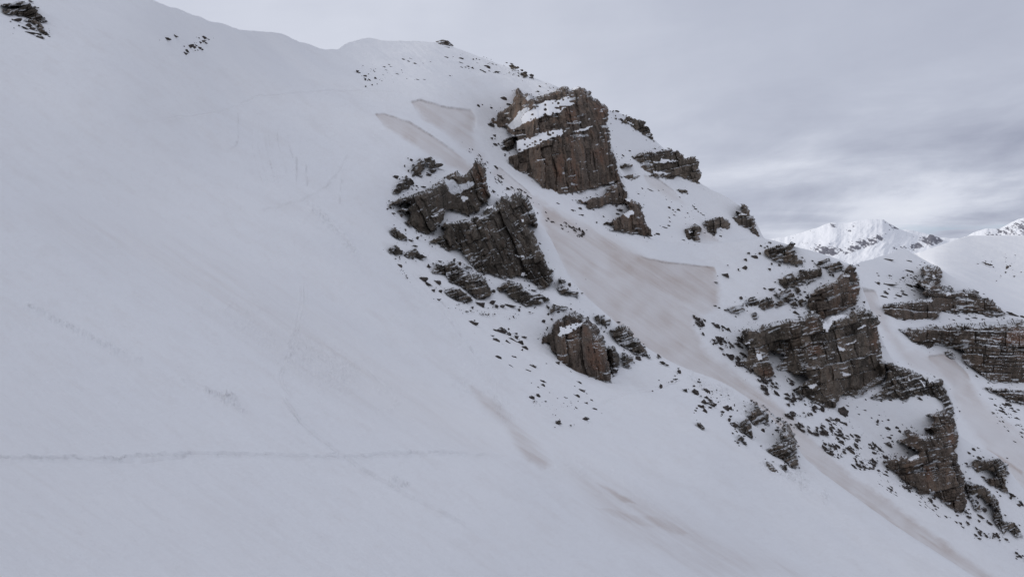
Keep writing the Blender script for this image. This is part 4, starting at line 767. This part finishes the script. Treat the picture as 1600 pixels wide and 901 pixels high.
hand(zC, 'snow left of the rounded rusty outcrop', [(65,152,85,30,5),(92,132,10,10),(42,68,14,5),(75,216,34,12,15),(270,205,80,42,10),(232,198,36,22),(235,275,66,54,-15),(205,236,76,16,5),(310,276,36,32),(322,188,14,18),(325,222,34,28),(345,260,70,22,20),(375,248,40,30,30),(400,285,36,46,20),(425,318,46,36,10),(412,340,26,34),(375,218,28,12),(425,243,32,12),(247,383,52,38,25),(355,382,60,28,15),(340,443,62,24,20),(277,295,14,14),(485,447,60,34,25),(455,475,56,26,30),(440,430,24,12),(477,407,26,18),(573,430,24,28),(570,458,26,14),(242,350,14,6),(190,313,12,6),(372,452,14,10),(360,325,8,6)])
hand(zC, 'snow under the rounded rusty outcrop', [(652,425,40,36,20),(688,474,20,10),(738,481,48,20,20),(630,474,14,10),(560,510,34,14,15),(505,537,22,14),(550,548,42,42),(545,575,46,34),(520,590,36,36),(575,608,46,16,20),(592,620,16,20),(520,638,34,34),(480,652,40,34,30),(495,672,20,10),(475,562,16,34),(455,538,24,10),(705,527,40,16,10),(740,540,26,12,25),(785,552,56,26,15),(758,580,26,22),(808,610,90,34,8),(835,628,30,26),(775,643,52,30,10),(838,652,36,20,20),(878,672,16,26,-30),(690,647,32,14,15),(842,687,44,16,10),(735,682,24,5),(897,724,36,16,20),(908,587,14,10),(838,790,50,20,5),(655,818,46,26,15),(660,805,20,16),(738,835,20,12),(618,760,8,6),(635,765,8,6),(647,505,20,6)])
hand(zC, 'snow between the arched rock and the rusty outcrop', [(555,135,26,22),(585,90,12,12),(580,178,16,10),(582,40,20,12),(630,28,28,14),(690,42,56,12)])
hand(zC, 'rib crest right of the brown hump outcrop', [(1190,385,36,34,30),(1057,142,22,8),(1330,370,36,18,30),(1352,415,30,18,15),(1378,428,30,10,15),(1327,385,10,10),(1220,370,14,12),(1345,572,28,26),(1285,603,10,8),(1415,540,26,8,-15),(1440,525,26,8,-10),(1395,545,12,6,-10),(1438,500,12,8)])
hand(zD, 'lower rib crest above the squat ribbed rock', [(280,93,34,28),(272,68,14,10),(322,224,46,20,5),(420,168,36,26,20),(415,148,14,14),(433,190,12,10),(398,240,64,38,20),(380,225,20,26),(470,228,60,34,10),(380,193,16,12),(505,230,14,8),(430,265,20,8),(452,308,48,44),(470,275,34,26),(498,295,34,22),(505,322,54,28,10),(430,335,36,24,20),(455,368,24,44,-30),(498,342,26,16),(400,347,14,10),(390,368,20,16),(445,340,24,30),(380,382,8,8)])
hand(zD, 'snow bank left of the squat ribbed rock', [(608,352,40,32),(580,376,24,16),(640,350,22,30),(655,360,14,10),(620,333,16,14),(578,393,16,14),(640,405,20,16),(628,432,18,26),(660,468,44,32,10),(690,478,36,20),(665,330,10,10),(685,365,10,10),(670,495,14,10),(725,500,40,28),(735,545,26,10),(665,322,8,12),(745,368,12,10),(890,460,40,8)])
hand(zD, 'snow beside the triangular rock wall', [(868,505,28,30),(970,438,26,14),(970,485,22,14),(962,502,26,14),(935,532,12,10),(930,438,16,12),(990,460,12,8),(883,706,10,8),(690,590,18,20)])
hand(zE, 'snow saddle around the lone square block', [(290,114,18,10),(320,132,28,20),(345,115,12,14),(275,147,20,14),(268,187,24,22,-20),(395,62,18,8),(350,75,8,6),(393,194,18,10),(178,226,42,20),(237,197,10,12),(185,175,10,6),(555,138,20,10),(555,105,8,6),(128,260,20,5),(570,155,14,6)])
hand(zE, 'snow between the blocks above the big blocky cliff', [(405,297,40,22,-20),(370,293,16,12),(250,342,14,20),(437,378,24,16),(465,355,60,26,-10),(523,415,34,22),(545,435,20,14),(140,388,12,8),(120,378,16,6),(175,400,22,8),(585,262,22,12),(585,335,20,14),(530,348,14,8),(445,245,16,6),(225,432,10,8)])
hand(zF, 'snow terrace above the lower right buttress', [(48,308,36,50,10),(42,288,16,12),(60,318,20,24),(208,348,16,26,30),(228,342,10,6),(252,378,20,16),(258,450,36,22),(120,312,14,8),(150,292,14,8),(70,272,20,6),(180,328,10,8),(355,465,22,14),(295,375,14,24,-30),(310,392,20,16,30),(260,420,20,14),(270,405,14,10),(330,240,34,16),(400,240,24,14),(260,246,22,12),(205,360,10,10),(320,358,8,5)])
hand(zF, 'snow right of the reddish prow', [(622,488,20,16),(642,470,26,14),(662,463,18,8),(610,535,14,10),(665,510,22,14),(640,500,10,6),(820,680,34,18,20),(812,692,14,20),(655,715,30,24),(690,742,24,22,30),(675,775,30,10,30),(620,775,30,10,25),(700,650,16,6),(860,715,20,24),(848,722,16,14),(655,860,20,10,30),(670,875,14,8),(685,595,20,8),(840,855,30,16,20),(715,805,26,10,30),(660,680,20,20),(645,665,14,14)])
hand(zF, 'snow at the foot of the layered cliffs', [(800,268,24,14,20),(770,298,26,16,20),(825,298,22,14),(840,330,26,12,20),(790,310,14,8),(828,435,18,8,20),(845,290,12,8),(740,272,14,6),(860,365,8,8),(720,240,18,6)])
hand(zH, 'snow left of the knobbly tower', [(118,158,36,14,-10),(122,168,14,14),(180,170,112,22,-3),(155,212,70,14,-10),(180,196,40,10,-10),(150,240,48,20),(175,225,46,22,20),(300,88,56,14),(310,178,66,22),(340,182,28,18),(235,235,44,26),(270,228,54,16),(325,205,46,12),(263,205,26,10),(250,138,12,6),(28,157,6,6),(210,250,40,14,-10),(195,258,30,8),(322,100,20,6),(356,182,20,14),(255,238,14,14),(365,225,10,8),(330,228,14,6),(190,145,10,5),(280,180,24,8,20)])
hand(zH, 'smooth snow above the layered cliffs', [(180,22,62,16,5),(300,28,48,10),(760,47,30,10,15),(740,38,20,6,10),(880,65,14,24,30),(895,58,12,10),(815,145,10,5),(920,118,12,8),(868,95,8,12),(705,45,12,4),(780,52,20,10)])
hand(zH, 'ledges right of the knobbly tower', [(530,178,40,14),(505,182,34,16),(740,228,30,16,30),(690,215,44,28),(620,232,46,20),(915,345,90,16,20),(965,355,20,12),(440,192,24,14),(640,366,40,8,5),(680,362,34,8),(735,370,20,6),(590,352,30,8),(560,375,30,10),(945,320,16,6)])
hand(zT, 'snow at the upper left corner outcrop', [(105,127,54,20,-8),(170,160,60,20,-8),(160,176,40,10),(205,182,36,20,-10),(190,208,96,16,3),(250,238,62,22,5),(120,160,12,10),(240,215,50,10),(308,230,14,6,10),(80,124,14,10),(68,136,12,6),(88,176,8,5),(195,10,30,10),(222,45,14,6),(290,215,18,8)])
hand(zT, 'upper middle of the long snow slope', [(1045,243,38,14),(1062,249,16,6,5),(1100,229,30,16),(1272,236,42,16),(1240,238,20,6),(1300,246,20,5,10),(1268,262,46,14,-25),(1285,268,26,12,20),(1250,268,22,14),(1190,292,46,20,-25),(1215,298,24,22),(1245,300,34,14,10),(1225,285,18,12),(1260,310,20,10),(1172,320,28,22,-40),(1162,336,22,16)])
hand(zS, 'left part of the stone field below the summit', [(82,322,28,22,30),(135,350,22,12),(135,375,20,22),(165,378,22,10,40),(207,368,16,28),(183,411,14,10),(140,422,12,10),(98,328,12,8),(160,338,12,8),(218,405,8,8),(250,385,12,6),(330,395,8,6)])
hand(zS, 'middle of the stone field below the summit', [(455,238,42,16),(440,256,28,20),(490,275,40,20,30),(505,288,32,18,30),(515,252,44,14,25),(530,266,22,12),(400,243,24,24,30),(545,235,18,14),(590,258,32,12),(270,292,30,14),(300,278,20,20),(325,293,46,12),(385,316,18,18),(388,328,26,8),(355,338,28,10),(425,372,10,8),(500,377,24,8),(350,280,10,6),(465,268,24,14),(550,302,16,6),(440,285,10,8),(490,190,26,5),(450,328,10,6),(278,311,20,8),(545,376,20,4),(555,192,8,5)])
hand(zS, 'right part of the stone field below the summit', [(690,222,38,14,10),(740,219,26,6),(795,232,38,18),(800,262,54,12),(885,237,14,16),(908,235,12,18),(928,240,10,16),(852,288,34,14,10),(880,300,28,24,30),(800,293,26,14),(830,292,14,12),(855,302,12,10),(985,286,56,18),(995,297,40,14),(945,316,44,16,10),(965,328,44,16,10),(998,320,20,14),(1055,327,38,16,10),(1020,270,18,12),(1040,275,22,8),(988,268,14,8),(765,293,16,8),(725,350,20,8),(700,152,36,6),(795,205,14,5),(770,262,12,8),(1035,328,12,10),(860,320,10,6),(1135,330,14,5)])
hand(zS, 'skyline right of the summit', [(1290,350,30,28),(1290,363,30,8),(1220,310,30,10,10),(1150,265,20,8),(1115,258,22,5),(1350,426,24,12),(1345,420,14,6),(1198,330,14,6),(1440,430,10,6),(1390,405,10,5)])

# scree strips: n small stones scattered inside a polygon, long axis downhill
def scatter(poly, n, wmin, wmax, ang, key, seed, n_ind):
    rs = random.Random(seed); xs = [p[0] for p in poly]; ys = [p[1] for p in poly]; out_ = []; g = 0
    while len(out_) < n and g < n*60:
        g += 1; x = rs.uniform(min(xs), max(xs)); y = rs.uniform(min(ys), max(ys))
        if sdist(np.array([x]), np.array([y]), poly)[0] < 0: continue
        if vn(np.array([x/13.]), np.array([y/9.]), seed)[0] < rs.uniform(0.35, 0.8): continue
        w = wmin+(wmax-wmin)*rs.random()**3.6; out_.append((w, x, y, w*rs.uniform(0.35, 0.75), ang+rs.uniform(-22, 22)))
    out_.sort(reverse=True)
    for i, (w, x, y, h, a) in enumerate(out_):
        if i < n_ind:
            stone(x, y, w, h, a, key)
        else: scree_pts.append((x, y, w, h, a))
scatter([(722,222),(745,238),(775,262),(820,300),(855,330),(880,345),(920,365),(900,372),(850,345),(800,310),(765,275),(735,245)], 330, 0.9, 8, 38, 'scree strip along the left foot of the tallest cliff', 11, 34)
scatter([(1082,492),(1115,505),(1160,520),(1165,560),(1210,590),(1195,600),(1150,570),(1105,540)], 300, 1.1, 10, 25, 'scree at the left foot of the big blocky cliff', 12, 36)
scatter([(1160,570),(1200,590),(1260,625),(1330,665),(1400,720),(1440,760),(1450,795),(1400,775),(1330,735),(1270,690),(1210,630)], 720, 1.1, 10, 35, 'scree strip below the big blocky cliff', 13, 60)
scatter([(1225,585),(1250,600),(1300,640),(1290,650),(1240,618)], 90, 1.2, 10, 30, 'scree strip below the big blocky cliff', 14, 8)
scatter([(1440,765),(1500,790),(1560,830),(1600,862),(1600,880),(1530,835),(1450,800)], 150, 1.0, 7, 35, 'scree under the reddish prow', 15, 8)
scatter([(900,425),(912,432),(918,440),(906,434)], 8, 1.2, 4, 40, 'specks in the dusty gully', 16, 5)
scatter([(1530,615),(1560,625),(1600,650),(1600,690),(1560,665)], 110, 0.9, 6, 35, 'snow at the foot of the layered cliffs', 17, 5)
scatter([(1090,600),(1180,625),(1175,650),(1130,640)], 40, 1.0, 3.5, 20, 'lower rib crest above the squat ribbed rock', 18, 0)
scatter([(610,380),(640,440),(700,480),(800,490),(860,480),(800,500),(680,480),(620,430)], 150, 0.8, 4, 20, 'snow below the central rib crags', 19, 0)
scatter([(560,100),(640,85),(780,90),(850,125),(800,118),(640,115),(590,130)], 130, 0.8, 3, 8, 'x', 20, 0)
scatter([(1000,300),(1080,305),(1110,330),(1080,345),(1030,330)], 150, 0.8, 4, 20, 'x', 21, 0)
scatter([(1370,425),(1440,430),(1460,460),(1380,465)], 150, 0.9, 5, 0, 'x', 22, 0)
scatter([(1520,400),(1590,395),(1600,440),(1540,430)], 26, 0.8, 2.6, 20, 'x', 23, 0)
scatter([(750,530),(860,560),(920,640),(840,640)], 110, 0.8, 4, 20, 'x', 24, 0)
scatter([(1300,660),(1380,700),(1400,640),(1330,620)], 30, 1, 4, 20, 'x', 25, 0)
place_stones()
def stuff_scree():
    V = []; Fc = []; base = []
    for me in SM[:6]:
        base.append(([v.co.copy() for v in me.vertices], [tuple(p.vertices) for p in me.polygons]))
    low = []
    for vs, fs in base: low.append((vs, fs))
    for (x, y, w, h, a) in scree_pts:
        D = depth(x, y); k = D/F*1.35; p = P3(x, y, D); vs, fs = random.choice(low); n = len(V); ca, sa = math.cos(math.radians(a)), math.sin(math.radians(a))
        for v in vs:
            X_ = v.x*w*k; Y_ = v.y*w*k; Z_ = v.z*h*k; V.append((p[0]+X_*ca+Z_*sa, p[1]+Y_, p[2]-X_*sa+Z_*ca))
        Fc += [tuple(i+n for i in f) for f in fs]
    me = bpy.data.meshes.new('scree'); me.from_pydata(V, [], Fc); me.materials.append(M_STONE)
    at = me.attributes.new('tint', 'FLOAT', 'POINT'); at.data.foreach_set('value', np.full(len(V), 0.5, np.float32))
    o = bpy.data.objects.new('scree', me); C.objects.link(o)
    tag(o, 'fine dark scree sprinkled over the snow below the cliffs', 'scree', None, 'stuff')
stuff_scree()
# labels for the loose stones
for key, lst in clusters.items():
    g = 'stones on the '+key
    used = set()
    def pick(f, txt):
        c_ = [t for t in lst if id(t[0]) not in used]
        if not c_: return
        t = f(c_); used.add(id(t[0])); tag(t[0], txt+' on the '+key, 'stone', g)
    if len(lst) > 1:
        pick(lambda c_: max(c_, key=lambda t: t[3]), 'largest dark stone')
        pick(lambda c_: min(lst, key=lambda t: t[1]) if id(min(lst, key=lambda t: t[1])[0]) not in used else min(c_, key=lambda t: t[1]), 'leftmost dark stone')
        if len(lst) > 3:
            pick(lambda c_: max(c_, key=lambda t: t[1]), 'rightmost dark stone')
            pick(lambda c_: min(c_, key=lambda t: t[2]), 'topmost small dark stone')
            pick(lambda c_: max(c_, key=lambda t: t[2]), 'lowest small dark stone')
    for t in lst:
        if id(t[0]) not in used: tag(t[0], 'small dark stone on the '+key, 'stone', g)
